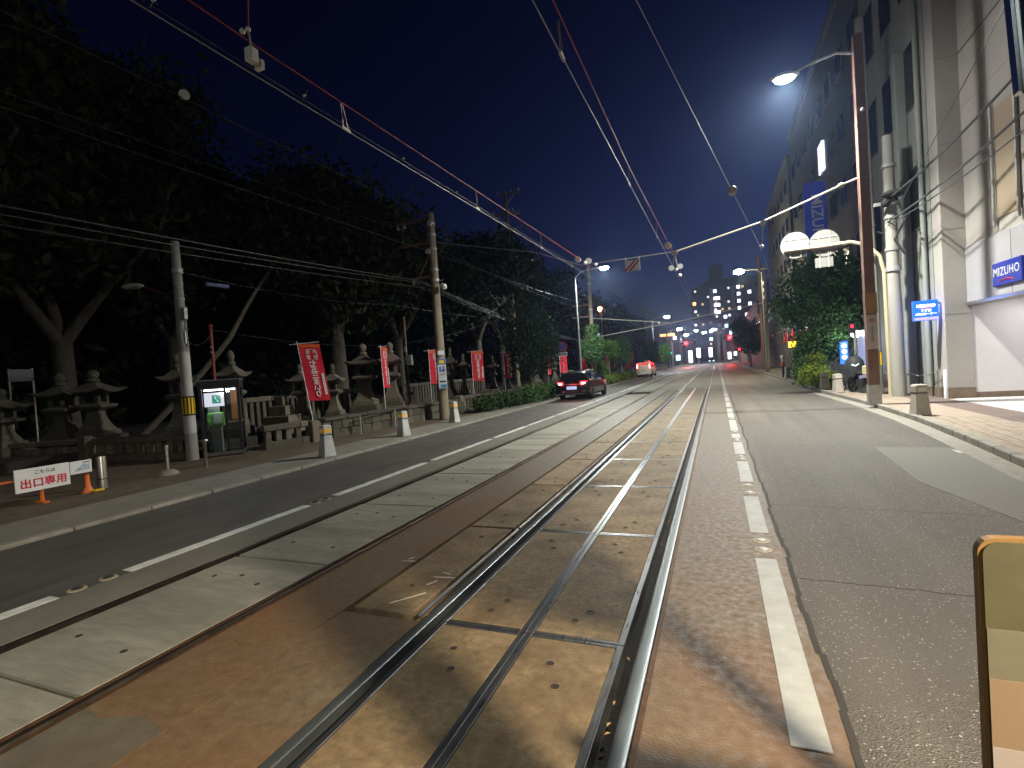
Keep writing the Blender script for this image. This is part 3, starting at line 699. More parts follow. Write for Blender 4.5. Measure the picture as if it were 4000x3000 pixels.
# ------------------------------------------------------------------ shrine banners (seen from the back, so their print is reversed)
def banner(label, x, y, z0, h, w, face, lean=0., lean_dir=(0, 0), detail=True, cloth0=.4, flap=.0):
    t = thing('shrine_banner', label, 'banner', (x, y, z0), face, 'red shrine banners along the wall')
    # local x runs along the cloth away from the pole, local -y faces the camera
    lx = lean
    top = Vector((-lx, 0, h)); P = lambda s: Vector((-lx * s, 0, h * s))
    MB().cyl(P(0), P(1.01), .016, .012, 8).build('pole', m_boardw, t, smooth=True)
    MB().cyl(top + Vector((-.22, 0, -.06)), top + Vector((w + .03, 0, .0)), .008, n=6).build('cross_bar', m_boardw, t)
    nx, nz = 5, 12
    s0, s1 = cloth0, .985
    vs = []; ds = (1 if flap == 0 else flap)
    for j in range(nz + 1):
        s = s0 + (s1 - s0) * j / nz; b = P(s)
        for i in range(nx + 1):
            u = i / nx; vs.append((b.x + .02 + (w * u) * ds, .012 * math.sin(u * 5 + j * .5) * (1 if h > 1 else .5), b.z - .02 * u))
    fs = [(j*(nx+1)+i, j*(nx+1)+i+1, (j+1)*(nx+1)+i+1, (j+1)*(nx+1)+i) for j in range(nz) for i in range(nx)]
    cl = MB().add(vs, fs).build('cloth', m_redcloth, t)
    md = cl.modifiers.new('thick', 'SOLIDIFY'); md.thickness = .003
    hh = h * (s1 - s0); off = -.02
    xa = lambda s: P(s).x + .02
    for k in (0, 1):
        s = s1 - (.045 + .05 * k) / h
        MB().poly([(xa(s), off, h * s - .016), (xa(s) + w * ds, off, h * s - .03), (xa(s) + w * ds, off, h * s + .002), (xa(s), off, h * s + .016)], (0, -.002, 0)).build('orange_stripe', m_orangecloth, cl)
    if detail:
        up = Vector((-lx, 0, h)).normalized(); rt = Vector((1, 0, 0)); pos = lambda s, u: (xa(s) + w * u * ds, off - .003, h * s)
        L = hh
        # reversed shrine name in a rounded frame
        fw = w * .5
        sc = s1 - .2 * hh / h * .98
        for ch, u, ds_ in (('大', .66, .055), ('住', .34, .055), ('社', .66, -.055), ('吉', .34, -.055)):
            text(ch, fw * .42, m_whitecloth, cl, pos(sc + ds_ * hh / h * .8, .03 + u), rt, up, mirror=True, bold=.002, sx=ds)
        c0 = Vector(pos(sc, .53)); rx, rz_ = fw * .52 * ds, hh * .095; ring = []
        for k in range(21):
            a = 2 * math.pi * k / 20; q = 4
            ring.append(c0 + rt * rx * math.copysign(abs(math.cos(a)) ** (2 / q), math.cos(a)) + up * rz_ * math.copysign(abs(math.sin(a)) ** (2 / q), math.sin(a)))
        MB().tube(ring, .006, 4).build('name_frame', m_whitecloth, cl)
        for k, ch in enumerate('七五三まいり'):
            text(ch, hh * .125, m_whitecloth, cl, pos(s1 - (.355 + .108 * k) * hh / h, .5), rt, up, mirror=True, bold=.006, sx=ds * .95)
        p0 = Vector(pos(s1 - .72 * hh / h, .86)); pl = MB()
        pts = []
        for k in range(16):
            a = 2 * math.pi * k / 16; pts.append(p0 + rt * .038 * math.cos(a) * ds + up * ((.17 * hh if math.sin(a) > 0 else -.17 * hh) + .038 * math.sin(a)))
        pill = pl.poly(pts, (0, -.002, 0)).build('side_label', m_whitecloth, cl)
        for k in range(6):
            q = p0 + up * (.14 - .056 * k) * hh
            MB().box(q.x - .014 * ds, q.x + .014 * ds, q.y - .0035, q.y - .002, q.z - .012, q.z + .012).build('print_mark', m_blackink, pill)
    return t
f0 = math.atan2(.72, .69)
banner('leaning red banner with white lettering by the stone pillar, nearest the camera', -11.75, 12.4, .05, 3.0, .62, f0, lean=.36, cloth0=.39)
banner('narrow edge-on red banner between the two big lanterns', -11.6, 15.86, .52, 2.48, .6, R(104), lean=.1, cloth0=.36, flap=1.)
banner('red banner half covered by the round concrete pole', -11.6, 19.2, .5, 2.4, .62, f0 + .05, cloth0=.38)
banner('red banner standing free right of the concrete pole', -11.6, 23.35, .55, 2.35, .62, f0 + .02, cloth0=.34)
banner('red banner with its edge behind the dark street tree', -11.6, 27.55, .6, 2.3, .6, f0 + .35, cloth0=.32)
banner('narrow red banner left of the no parking sign', -11.6, 35.9, .5, 2.3, .6, f0 + .75, cloth0=.34, detail=False)
banner('red banner behind the no parking sign post', -11.6, 39.0, .6, 2.35, .66, f0, cloth0=.3, detail=False)
banner('small red banner showing above the black car roof', -11.6, 46.0, .6, 1.9, .6, f0, cloth0=.35, detail=False)
banner('red banner behind the thin tree trunk', -11.6, 57.5, .4, 2.3, .65, f0, cloth0=.3, detail=False)
banner('red banner a step behind the thin tree trunk', -11.6, 62.0, .4, 2.3, .6, f0 + .5, cloth0=.3, detail=False)
banner('broad red banner left of the white van', -11.6, 70.0, .5, 2.7, .75, f0, cloth0=.2, detail=False)
banner('broad red banner touching the white van roof', -11.6, 74.0, .5, 2.8, .75, f0, cloth0=.2, detail=False)

# ------------------------------------------------------------------ round concrete pole with brackets
m_insul = mat('white porcelain', (.7, .7, .68), .25)
t = thing('tram_pole', 'tall round concrete pole with brown brackets and parking notice', 'pole', (-9.94, 17.31, .03))
MB().lathe([(.2, 0), (.135, 7.95), (.12, 7.97)], 20).build('shaft', m_concpole_b, t, smooth=True)
for z in (5.35, 5.75, 6.55, 7.1, 7.5): MB().lathe([(.165, z), (.165, z + .09)], 18).build('clamp_band', m_galv, t)
for z, x0 in ((7.78, -1.6), (6.88, -1.58)):
    MB().box(x0, -.08, -.04, .04, z - .05, z + .05).build('cross_arm', m_brownpaint, t)
    for xx in (x0 + .1, x0 + .4) if z > 7 else ():
        MB().lathe([(.03, z - .2), (.06, z - .18), (.03, z - .1), (.02, z - .05)], 10, c=(xx, 0)).build('insulator', m_insul, t, smooth=True)
MB().cyl((-1.3, 0, 7.7), (-1.3, 0, 6.9), .02, n=6).build('brace', m_brownpaint, t)
MB().cyl((-1.3, 0, 6.8), (-.1, 0, 5.75), .014, n=6).build('brace', m_brownpaint, t)
MB().box(-1.0, -.08, -.035, .035, 5.53, 5.6).build('lower_arm', mat('ochre bracket', (.3, .17, .05), .6), t)
MB().box(-1.0, -.93, -.035, .035, 5.33, 5.53).build('arm_end', MATS['ochre bracket'], t)
MB().cyl((-.72, 0, 5.56), (-.12, 0, 6.45), .025, n=6).build('brace', MATS['ochre bracket'], t)
for z, xx in ((7.55, .05), (6.5, -.12)): MB().cyl((xx, -.2, z), (xx, -.14, z), .1, n=16).build('insulator', m_insul, t, smooth=True)
lp_ = MB().lathe([(.05, 0), (.11, .06), (.12, .2), (.06, .26)], 12); lp_.move(Matrix.Translation((.3, -.12, 5.15)) @ Matrix.Rotation(2.0, 4, 'Y'))
lp_.build('loudspeaker', m_insul, t, smooth=True)
MB().tube([(.1, -.1, 5.25), (.25, -.12, 5.3), (.4, -.1, 5.35)], .02).build('speaker_bracket', m_galv, t)
pz = .62
pp = MB().box(-.16, .16, -.012, .012, 1.2, 2.35).build('parking_notice', m_boardw, t, rz=.55, loc=(.13, -.17, 0))
m_signblue = mat('sign blue', (.01, .1, .45), .5)
MB().box(-.1, .1, -.016, -.0125, 1.85, 2.05).build('blue_square', m_signblue, pp)
text('P', .2, m_boardw, pp, (0, -.018, 1.95), (1, 0, 0), (0, 0, 1), bold=.006)
MB().box(-.15, .15, -.016, -.0125, 2.12, 2.34).build('blue_square', m_signblue, pp)
MB().box(-.1, .1, -.018, -.0165, 2.16, 2.29).build('yellow_vehicle', m_ybl, pp)
MB().box(-.08, .06, -.016, -.0125, 1.74, 1.77).build('red_arrow', m_redink, pp)
MB().box(-.12, .12, -.016, -.0125, 1.44, 1.5).build('print_line', m_blackink, pp)
MB().box(-.09, .13, -.016, -.0125, 1.24, 1.36).build('blue_square', mat('sky blue print', (.05, .35, .7), .5), pp)
MB().box(-.12, .12, -.012, .012, 2.5, 2.66).build('number_plate', m_boardw, t, rz=.55, loc=(.12, -.15, 0))
t = thing('service_pole', 'thin brown pole with grey boxes beside the big lanterns', 'pole', (-13.0, 19.6, .3))
MB().lathe([(.055, 0), (.045, 4.2)], 10).build('shaft', m_brownpaint, t, smooth=True)
MB().box(.02, .3, -.1, .06, 2.0, 2.45).build('meter_box', m_galv, t, bevel=.01)
MB().box(-.04, .08, -.12, -.04, 2.6, 2.85).build('small_box', m_galv, t, bevel=.01)
MB().box(-.12, .3, -.1, .06, .62, .78).build('lower_box', m_galv, t, bevel=.01)
# sign frame glinting among the trees
t = thing('notice_frame', 'dark notice board frame glinting behind the left lanterns', 'notice board', (-19.0, 8.3, .3))
MB().box(-.03, .03, -.1, .47, 2.1, 2.45).build('board', mat('dull blue board', (.06, .07, .09), .4), t)
MB().cyl((0, .45, 0), (0, .45, 2.48), .03, n=8).build('post', m_stainless, t, smooth=True)
MB().cyl((0, -.1, 0), (0, -.1, 2.48), .03, n=8).build('post', m_stainless, t, smooth=True)

# ------------------------------------------------------------------ foliage
def leaf_mesh(name, lobes, n, size, seed, m, clump=26, spread=.16, fill=.55):
    r = np.random.default_rng(seed)
    L = np.array([l[:3] for l in lobes], float); A = np.array([l[3:6] for l in lobes], float)
    w = (A[:, 0] * A[:, 1] * A[:, 2]) ** (2 / 3); w /= w.sum()
    nc = max(1, n // clump)
    idx = r.choice(len(lobes), nc, p=w)
    d = r.normal(size=(nc, 3)); d /= np.linalg.norm(d, axis=1)[:, None]
    rad = 1 - fill * r.random(nc) ** 1.8
    cc = L[idx] + d * A[idx] * rad[:, None]
    ms = A.mean()
    cp = np.repeat(cc, clump, 0) + r.normal(size=(nc * clump, 3)) * ms * spread
    N = len(cp)
    u = r.normal(size=(N, 3)); u /= np.linalg.norm(u, axis=1)[:, None]
    v = r.normal(size=(N, 3)); v -= u * (u * v).sum(1)[:, None]; v /= np.linalg.norm(v, axis=1)[:, None]
    s = size * (.6 + .8 * r.random(N))[:, None]
    a = cp - u * s; b = cp + v * s * .38; c = cp + u * s; e = cp - v * s * .38
    V = np.stack([a, b, c, e], 1).reshape(-1, 3)
    me = bpy.data.meshes.new(name)
    me.vertices.add(len(V)); me.vertices.foreach_set('co', V.ravel())
    me.loops.add(4 * N); me.loops.foreach_set('vertex_index', np.arange(4 * N, dtype=np.int32))
    me.polygons.add(N); me.polygons.foreach_set('loop_start', np.arange(0, 4 * N, 4, dtype=np.int32))
    me.polygons.foreach_set('loop_total', np.full(N, 4, np.int32))
    me.update(); me.validate(); me.materials.append(m)
    return me
def leafmat(name, c, var=.45, scale=2.5, rough=.75):
    m = mat(name, c, rough, spec=.2, var=var, scale=scale, col2=tuple(x * .45 for x in c), mix2=.7, scale2=9)
    return m
m_leaf_d = leafmat('dark camphor leaves', (.03, .042, .014))
m_leaf_g = leafmat('green street tree leaves', (.075, .155, .042))
m_leaf_y = leafmat('yellow green leaves', (.16, .22, .025))
m_leaf_b = leafmat('bright round tree leaves', (.1, .2, .03))
m_leaf_s = leafmat('dark street tree leaves', (.035, .065, .025))
m_bark = mat('grey brown bark', (.1, .082, .065), .9, var=.35, scale=4, bump=.6, bscale=14, stretch=(3, 3, .6))
m_bark_l = mat('pale bark', (.2, .165, .12), .85, var=.3, scale=5, bump=.4, bscale=20)

def limb(b, p, q, r0, r1, bend, rr, n=6):
    p, q = Vector(p), Vector(q); pts = []
    off = Vector((rr.uniform(-bend, bend), rr.uniform(-bend, bend), rr.uniform(0, bend)))
    for i in range(n + 1):
        t = i / n; pts.append(p.lerp(q, t) + off * math.sin(math.pi * t))
    b.tube(pts, [r0 + (r1 - r0) * i / n for i in range(n + 1)], 9)
    return pts
def camphor(seed, H, forkz, r0):
    rr = random.Random(seed); b = MB(); tips = []
    b.tube([(0, 0, -.4), (0, 0, .15), (.04, 0, .8), (0, .03, forkz)], [r0 * 1.5, r0 * 1.2, r0, r0 * .85], 12)
    k = 4
    for i in range(k):
        a = 2 * math.pi * i / k + rr.uniform(-.4, .4); sp = rr.uniform(1.2, 2.6)
        q = (sp * math.cos(a), sp * math.sin(a), forkz + rr.uniform(2.2, 3.6))
        limb(b, (0, .03, forkz - .25), q, r0 * .62, r0 * .33, .35, rr)
        for j in range(3):
            a2 = a + rr.uniform(-1, 1); s2 = rr.uniform(1.2, 2.8)
            e = (q[0] + s2 * math.cos(a2), q[1] + s2 * math.sin(a2), q[2] + rr.uniform(.8, 3))
            limb(b, q, e, r0 * .32, r0 * .1, .3, rr, 5); tips.append(e)
    return b, tips
def grove_crown(seed, H, forkz, rad, n, size, low=0.):
    rr = random.Random(seed + 50); lobes = []
    for i in range(26):
        a = rr.uniform(0, 6.28); d = rad * math.sqrt(rr.random()) * .75
        z = rr.uniform(forkz + 2.2 - low, H - 1.6); k = 1 - .45 * max(0, (z - forkz) / (H - forkz) - .5)
        s = rr.uniform(1.3, 2.2); lobes.append((d * math.cos(a) * k, d * math.sin(a) * k, z, s, s, s * .75))
    lobes.append((0, 0, H - 1.6, 2, 2, 1.5))
    return leaf_mesh('crown', lobes, n, size, seed, m_leaf_d, clump=22, spread=.28, fill=.8)
GROVE = [  # x, y, height, crown radius, fork height, trunk radius, seed, label
 (-21.0, 8.3, 14.0, 5.0, 4.2, .42, 1, 'dark leaning tree at the left edge of the photo'),
 (-20.9, 10.5, 14.2, 5.0, 3.6, .34, 2, 'big dark tree with a forked pale trunk behind the wide roofed lantern'),
 (-22.5, 15.5, 13.2, 4.6, 4.0, .3, 3, 'dark grove tree behind the grey striped pole'),
 (-16.7, 19.4, 11.6, 4.2, 3.6, .38, 4, 'dark tree with a thick forked trunk above the first red banner'),
 (-18.5, 27.0, 12.0, 4.4, 4.0, .32, 5, 'dark grove tree behind the round concrete pole'),
 (-17.0, 35.5, 12.3, 4.4, 4.0, .3, 6, 'dark grove tree left of the pole with transformers'),
 (-19.0, 45.0, 14.5, 4.6, 4.4, .3, 7, 'dark grove tree right of the pole with transformers'),
 (-18.5, 56.0, 13.0, 4.4, 4.4, .3, 8, 'dark grove tree behind the first far street lamp'),
 (-18.0, 70.0, 12.0, 4.4, 4.0, .3, 9, 'dark grove tree above the round topped street trees'),
 (-17.5, 88.0, 12.0, 4.4, 4.0, .3, 10, 'dark grove tree above the white van'),
 (-17.0, 108.0, 12.0, 4.4, 4.0, .3, 11, 'farthest dark grove tree on the left')]
for (x, y, H, rad, fz, r0, sd, lb) in GROVE:
    t = thing('camphor_tree', lb, 'tree', (x, y, .3), 0, 'dark trees of the shrine grove')
    b, tips = camphor(sd, H, fz, r0)
    b.build('trunk', m_bark, t, smooth=True)
    link('crown', grove_crown(sd, H, fz, rad, 24000 if y < 30 else 11000, .2 if y < 30 else .28), t)
# the wood behind, one dark mass
rr = random.Random(4); lob = []
for i in range(150):
    y = rr.uniform(3, 46) if i % 5 < 3 else rr.uniform(46, 175); x = -27 - rr.uniform(0, 10) + (4 if y > 100 else 0); z = rr.uniform(.6, 8.8); s = rr.uniform(2.2, 3.6)
    lob.append((x, y, z, s, s, s * .8))
wd = link('wood', leaf_mesh('wood', lob, 75000, .42, 77, m_leaf_d, clump=30, spread=.32, fill=.9))
tag(wd, 'dark mass of wood behind the shrine lanterns', 'wood', kind='stuff')
# a leaning pale branch and trunk shapes among the lanterns
t = thing('leaning_tree', 'slim pale trunk leaning right between the left lanterns', 'tree', (-20.2, 12.3, .3))
b = MB(); limb(b, (0, 0, -.2), (2.5, 2.2, 3.5), .13, .1, .1, random.Random(2)); limb(b, (2.5, 2.2, 3.5), (3.7, 3.6, 6.5), .1, .05, .2, random.Random(3))
b.build('trunk', m_bark_l, t, smooth=True)
link('crown', leaf_mesh('crown', [(3.7, 3.6, 7, 1.6, 1.6, 1.2)], 1500, .16, 12, m_leaf_d, spread=.3, fill=.9), t)

# street trees and shrubs on the left
def small_tree(name, label, loc, lobes, n, size, m, seed, trunk=(.07, 1.5), stems=None, cat='tree', group=None, clump=20, spread=.2):
    t = thing(name, label, cat, loc, 0, group)
    b = MB(); top = max(l[2] for l in lobes)
    b.tube([(0, 0, -.1), (.02, 0, trunk[1] * .5), (-.02, .02, trunk[1]), (0, 0, top)], [trunk[0] * 1.2, trunk[0], trunk[0] * .8, trunk[0] * .25], 8)
    rr = random.Random(seed)
    for l in lobes: limb(b, (0, 0, trunk[1] * .8), l[:3], trunk[0] * .5, trunk[0] * .15, .1, rr, 4)
    b.build('trunk', m_bark_l, t, smooth=True)
    link('crown', leaf_mesh('crown', lobes, n, size, seed, m, clump, spread, .75), t)
    return t
small_tree('street_tree', 'tall dark leafy street tree above the hedge', (-9.9, 27.5, .06), [(0, 0, 2.4, 1.3, 1.3, 1.0), (.5, .2, 3.5, 1.25, 1.2, 1.1), (-.6, .1, 3.6, 1.1, 1.1, 1.0), (0, 0, 4.7, 1.15, 1.1, .9), (.8, -.2, 2.6, .8, .8, .8)], 9000, .1, m_leaf_s, 31, (.1, 1.2))
small_tree('street_tree', 'bushy green street tree around the far bracket pole', (-9.45, 41.0, .06), [(0, 0, 2.6, .85, .85, .7), (.2, 0, 3.4, .8, .8, .7), (-.35, 0, 3.2, .6, .6, .6), (.1, 0, 4.4, .45, .45, .6)], 5000, .1, m_leaf_g, 32, (.12, 1.8))
small_tree('street_tree', 'bright yellow green round tree on a thin trunk', (-8.95, 45.5, .06), [(0, 0, 3.2, .75, .75, .6), (.35, 0, 2.7, .55, .55, .45), (-.4, 0, 3.1, .5, .5, .45)], 3800, .1, m_leaf_b, 33, (.06, 2.2))
small_tree('street_tree', 'dark green tree right of the bright round tree', (-8.95, 52.0, .06), [(0, 0, 3.4, .95, .95, .9), (.1, 0, 2.4, .8, .8, .7)], 3600, .12, m_leaf_g, 34, (.1, 1.8))
small_tree('street_tree', 'yellowish street tree right of the white van', (-8.6, 74.0, .06), [(0, 0, 2.6, 1.1, 1.1, 1.2), (.1, 0, 3.6, .9, .9, .8)], 3600, .16, m_leaf_b, 35, (.12, 1.5))
small_tree('street_tree', 'last yellowish street tree before the signals', (-8.4, 92.0, .06), [(0, 0, 2.6, 1.1, 1.1, 1.2), (.1, 0, 3.7, .9, .9, .8)], 3000, .18, m_leaf_b, 36, (.12, 1.5))
def shrub(label, loc, lobes, n, size, m, seed, group='low shrubs along the left pavement'):
    t = thing('shrub', label, 'shrub', loc, 0, group)
    b = MB(); rr = random.Random(seed)
    for l in lobes: limb(b, (0, 0, -.05), l[:3], .02, .008, .05, rr, 3)
    b.build('stem', m_bark, t)
    link('foliage', leaf_mesh('foliage', lobes, n, size, seed, m, 14, .22, .8), t)
for k, (x, y, s, lb, mm) in enumerate((
    (-9.55, 20.2, .45, 'dark clipped shrub next to the short stone pillar', m_leaf_s), (-9.35, 21.6, .5, 'dark clipped shrub, second from the stone pillar', m_leaf_s),
    (-9.2, 23.1, .55, 'clipped shrub, third from the stone pillar', m_leaf_s), (-9.0, 24.7, .6, 'glossy shrub behind the rear corner of the black car', m_leaf_g),
    (-8.9, 26.4, .6, 'glossy shrub beside the black car tail lamp', m_leaf_g), (-9.1, 29.0, .6, 'rounded shrub hidden behind the black car', m_leaf_g),
    (-8.75, 43.0, .5, 'yellow green shrub under the bright round tree', m_leaf_y), (-8.7, 46.5, .55, 'yellow green shrub right of the thin tree trunk', m_leaf_y),
    (-8.7, 50.5, .6, 'yellow green shrub in front of the dark green tree', m_leaf_y), (-8.7, 55.0, .6, 'green shrub left of the white van', m_leaf_b))):
    shrub(lb, (x, y, .05), [(0, 0, s * .75, s, s * 1.3, s * .7), (.15, .5, s * .7, s * .8, s, s * .6), (0, -.5, s * .65, s * .8, s, s * .6)], 1500, .075, mm, 60 + k)
shrub('upright clipped shrub left of the thin tree trunk', (-9.3, 44.0, .05), [(0, 0, 1.1, .5, .5, .6), (0, 0, 1.6, .42, .42, .4)], 900, .09, m_leaf_b, 81)
shrub('upright clipped shrub right of the thin tree trunk', (-9.3, 48.5, .05), [(0, 0, 1.1, .5, .5, .7), (0, 0, 1.9, .42, .42, .5)], 900, .09, m_leaf_g, 82)

# ------------------------------------------------------------------ pole with transformers
t = thing('utility_pole', 'tall wooden coloured utility pole with transformers and insulators', 'pole', (-15.0, 38.3, .3))
MB().lathe([(.2, 0), (.16, 12.5), (.1, 15.8)], 14).build('shaft', m_concpole_b, t, smooth=True)
def carm(z, x0, x1, m=m_galv, dy=0):
    MB().box(x0, x1, dy - .05, dy + .05, z - .05, z + .05).build('cross_arm', m, t)
carm(15.6, -.7, 1.2, m_concpole_b); carm(14.1, -1.2, 1.1); carm(12.8, -1.1, 1.2)
carm(14.0, -1.2, 1.05, dy=.3)
MB().cyl((0, 0, 14.7), (.75, 0, 15.5), .03, n=6).build('brace', m_galv, t)
for x, z in ((-.65, 15.65), (.5, 15.65), (1.15, 15.65), (.2, 14.15), (.55, 14.15), (-1.1, 14.15)): MB().lathe([(.04, z), (.07, z + .1), (.04, z + .2), (.02, z + .28)], 10, c=(x, 0)).build('insulator', m_insul, t, smooth=True)
for x in (-1.1, -.95, -.6): MB().cyl((x, 0, 12.8), (x, 0, 14.0), .012, n=5).build('rod', m_galv, t)
MB().box(-1.05, -.18, -.3, .3, 11.65, 12.5).build('switch_box', m_galv, t, bevel=.05)
MB().lathe([(.3, 10.0), (.34, 10.08), (.34, 11.0), (.28, 11.1)], 16, c=(.42, -.1)).build('transformer', m_galv, t, smooth=True)
MB().tube([(.3, 0, 12.7), (.9, 0, 12.4), (.8, 0, 11.7), (.3, 0, 11.4)], .015).build('cable_loop', m_rubber, t)
MB().box(.15, 1.95, -.03, .03, 9.93, 9.99).build('side_arm', m_galv, t)
MB().sphere((1.2, 0, 9.82), .16).sphere((1.9, 0, 10.05), .1).build('insulator', m_insul, t, smooth=True)

# bracket pole further along the left kerb
def bracket_pole(label, loc, H=9.9):
    t = thing('tram_pole', label, 'pole', loc)
    MB().lathe([(.2, 0), (.14, H), (.12, H + .02)], 16).build('shaft', m_concpole_b, t, smooth=True)
    for z, x0 in ((6.9, -1.6), (5.9, -1.6)): MB().box(x0, -.05, -.05, .05, z - .05, z + .05).build('cross_arm', m_brownpaint, t)
    MB().box(-.9, -.05, -.05, .05, 3.75, 3.85).build('lower_arm', MATS['ochre bracket'], t)
    MB().cyl((-.85, 0, 3.75), (-.1, 0, 4.6), .04, n=6).build('brace', MATS['ochre bracket'], t)
    for z in (4.2, 6.4, 8.6): MB().lathe([(.175, z), (.175, z + .12)], 14).build('clamp_band', m_galv, t)
    return t
p4 = bracket_pole('concrete bracket pole rising out of the bushy street tree', (-9.8, 43.2, .06), 10.2)
bracket_pole('far bracket pole beyond the white van', (-9.5, 78.0, .06), 9.6)
bracket_pole('farthest bracket pole before the signals', (-9.5, 112.0, .06), 9.6)

# no parking sign
t = thing('road_sign', 'round blue and red no parking sign on a white post', 'sign', (-8.8, 30.4, .06))
MB().cyl((0, 0, 0), (0, 0, 3.15), .03, n=10).build('post', m_boardw, t, smooth=True)
rz_ = math.atan2(-8.8, -30.4)
d = thing_rot = None
disc = MB().cyl((0, -.05, 2.95), (0, -.04, 2.95), .3, n=28).build('disc', mat('sign red', (.55, .02, .03), .4), t, rz=.25)
MB().cyl((0, -.056, 2.95), (0, -.0515, 2.95), .235, n=28).build('blue_face', m_signblue, disc)
MB().box(-.03, .03, -.06, -.057, -.25, .25).move(Matrix.Translation((0, 0, 2.95)) @ Matrix.Rotation(-.78, 4, 'Y')).build('red_slash', MATS['sign red'], disc)
pl = MB().box(-.28, .28, -.05, -.04, 2.36, 2.6).build('lower_plate', m_boardw, t, rz=.25)
for x in (-.16, 0, .16): MB().box(x - .05, x + .05, -.054, -.0505, 2.43, 2.54).build('print_mark', m_blackink, pl)

# ------------------------------------------------------------------ cars
m_carblack = mat('black car paint', (.006, .006, .008), .3, coat=.45, spec=.4)
m_carwhite = mat('white car paint', (.8, .8, .8), .3, coat=.8)
m_carglass = mat('dark car glass', (.01, .011, .014), .06, spec=.8)
m_trim = mat('black trim', (.015, .015, .016), .6)
m_tyre = mat('tyre rubber', (.018, .018, .018), .85)
m_rim = mat('alloy rim', (.38, .38, .4), .35, metal=.9)
m_tail = glow('red tail lamp', (1., .004, .01), 26.)
m_tailcore = glow('hot tail lamp core', (1., .4, .35), 14.)
m_tail_v = glow('van tail lamp', (1., .006, .012), 7.)
m_plate = glow('lit number plate', (.55, .62, 1.0), .9)
def car(name, label, loc, rz, paint, st, W2, side, rear, wheels, group=None):
    t = thing(name, label, 'car', loc, rz, group)
    rings = []
    for (y, zb, zbelt, zr, wl, wr) in st:
        half = [(wl * .86, zb), (wl * .985, zb + .1), (wl, zb + (zbelt - zb) * .45), (wl * .985, zbelt - .06), (wl * .95, zbelt), (wr + .02, zr - .07), (wr - .05, zr - .015), (wr * .5, zr)]
        rings.append([(x, y, z) for x, z in half] + [(-x, y, z) for x, z in reversed(half)])
    n = len(rings[0]); vs = [p for r_ in rings for p in r_]; fs = []
    for j in range(len(rings) - 1):
        for i in range(n): fs.append((j*n+i, j*n+(i+1) % n, (j+1)*n+(i+1) % n, (j+1)*n+i))
    fs += [tuple(range(n - 1, -1, -1)), tuple(range((len(rings)-1)*n, len(rings)*n))]
    body = MB().add(vs, fs).build('body', paint, t, smooth=True)
    # side windows
    for sgn in (1, -1):
        for (ya, yb, za, zb_, xa, xb, cut) in side:
            pts = [(sgn*xa, ya, za), (sgn*xa, yb, za), (sgn*xb, yb - cut[1], zb_), (sgn*xb, ya + cut[0], zb_)]
            MB().poly(pts, (sgn * .012, 0, 0)).build('side_window', m_carglass, body)
    (yl, zl, wl_, yu, zu, wu) = rear
    MB().poly([(-wl_, yl, zl), (wl_, yl, zl), (wu, yu, zu), (-wu, yu, zu)], (0, -.014, .006)).build('rear_window', m_carglass, body)
    ty = MB().lathe([(.19, -.1), (.3, -.1), (.325, -.07), (.325, .07), (.3, .1), (.19, .1)], 22).mesh('tyre', smooth=True); ty.materials.append(m_tyre)
    rb = MB().lathe([(.2, -.08), (.2, .085), (.16, .09), (.04, .07)], 20)
    for k in range(5):
        a = 2 * math.pi * k / 5; rb.box(.03, .19, -.028, .028, .07, .098); 
        m_ = Matrix.Rotation(a, 4, 'Z'); rb.v[-8:] = [tuple(m_ @ Vector(p)) for p in rb.v[-8:]]
    ri = rb.mesh('rim'); ri.materials.append(m_rim)
    for x, y in wheels:
        w = thing_wheel(t, x, y, ty, ri)
    return t, body
def thing_wheel(t, x, y, ty, ri):
    o = link('wheel', ty, t, (x, y, .325)); o.rotation_euler = (0, math.pi / 2 if x > 0 else -math.pi / 2, 0)
    link('rim', ri, o); return o
# black estate car seen from behind
st = [(-2.36, .42, .80, .86, .74, .62), (-2.30, .28, .90, .98, .84, .66), (-2.18, .24, .98, 1.1, .88, .62), (-1.9, .22, 1.0, 1.38, .9, .6), (-1.5, .2, 1.0, 1.455, .9, .59),
      (-.4, .2, .99, 1.485, .905, .6), (.35, .2, .97, 1.44, .9, .57), (.95, .2, .96, 1.15, .9, .62), (1.3, .2, .94, 1.0, .89, .7), (2.0, .22, .82, .87, .86, .66), (2.3, .28, .68, .74, .78, .55), (2.38, .4, .58, .62, .66, .45)]
t, body = car('black_car', 'black estate car with glowing red tail lamps moving away', (-7.0, 27.9, 0), R(-1.0), m_carblack, st, .9,
     [(-1.75, -.95, 1.03, 1.36, .872, .635, (.25, 0)), (-.88, .0, 1.03, 1.385, .872, .64, (0, 0)), (.06, .95, 1.02, 1.36, .866, .635, (0, .5))],
     (-2.245, 1.03, .68, -1.93, 1.36, .58), [(.8, -1.45), (-.8, -1.45), (.8, 1.4), (-.8, 1.4)])
for s in (1, -1):
    l = MB().poly([(s*.84, -2.22, .78), (s*.48, -2.375, .78), (s*.46, -2.34, .94), (s*.82, -2.2, .96)], (0, -.03, 0)).build('tail_lamp', m_tail, body, bevel=.012)
    MB().poly([(s*.76, -2.285, .815), (s*.54, -2.38, .815), (s*.54, -2.36, .9), (s*.75, -2.275, .9)], (0, -.03, 0)).build('lamp_core', m_tailcore, l)
    MB().sphere((s*1.0, .75, .98), .1, 10, 6, (.9, .5, .7)).cyl((s*.86, .78, .95), (s*.98, .76, .97), .03, n=6).build('mirror', m_carblack, body, smooth=True)
    MB().tube([(s*.55, -1.7, 1.475), (s*.56, -1, 1.52), (s*.56, .1, 1.5)], .018).build('roof_rail', m_stainless, body)
MB().box(-.27, .27, -2.395, -2.375, .55, .72).build('number_plate', m_plate, body, bevel=.005)
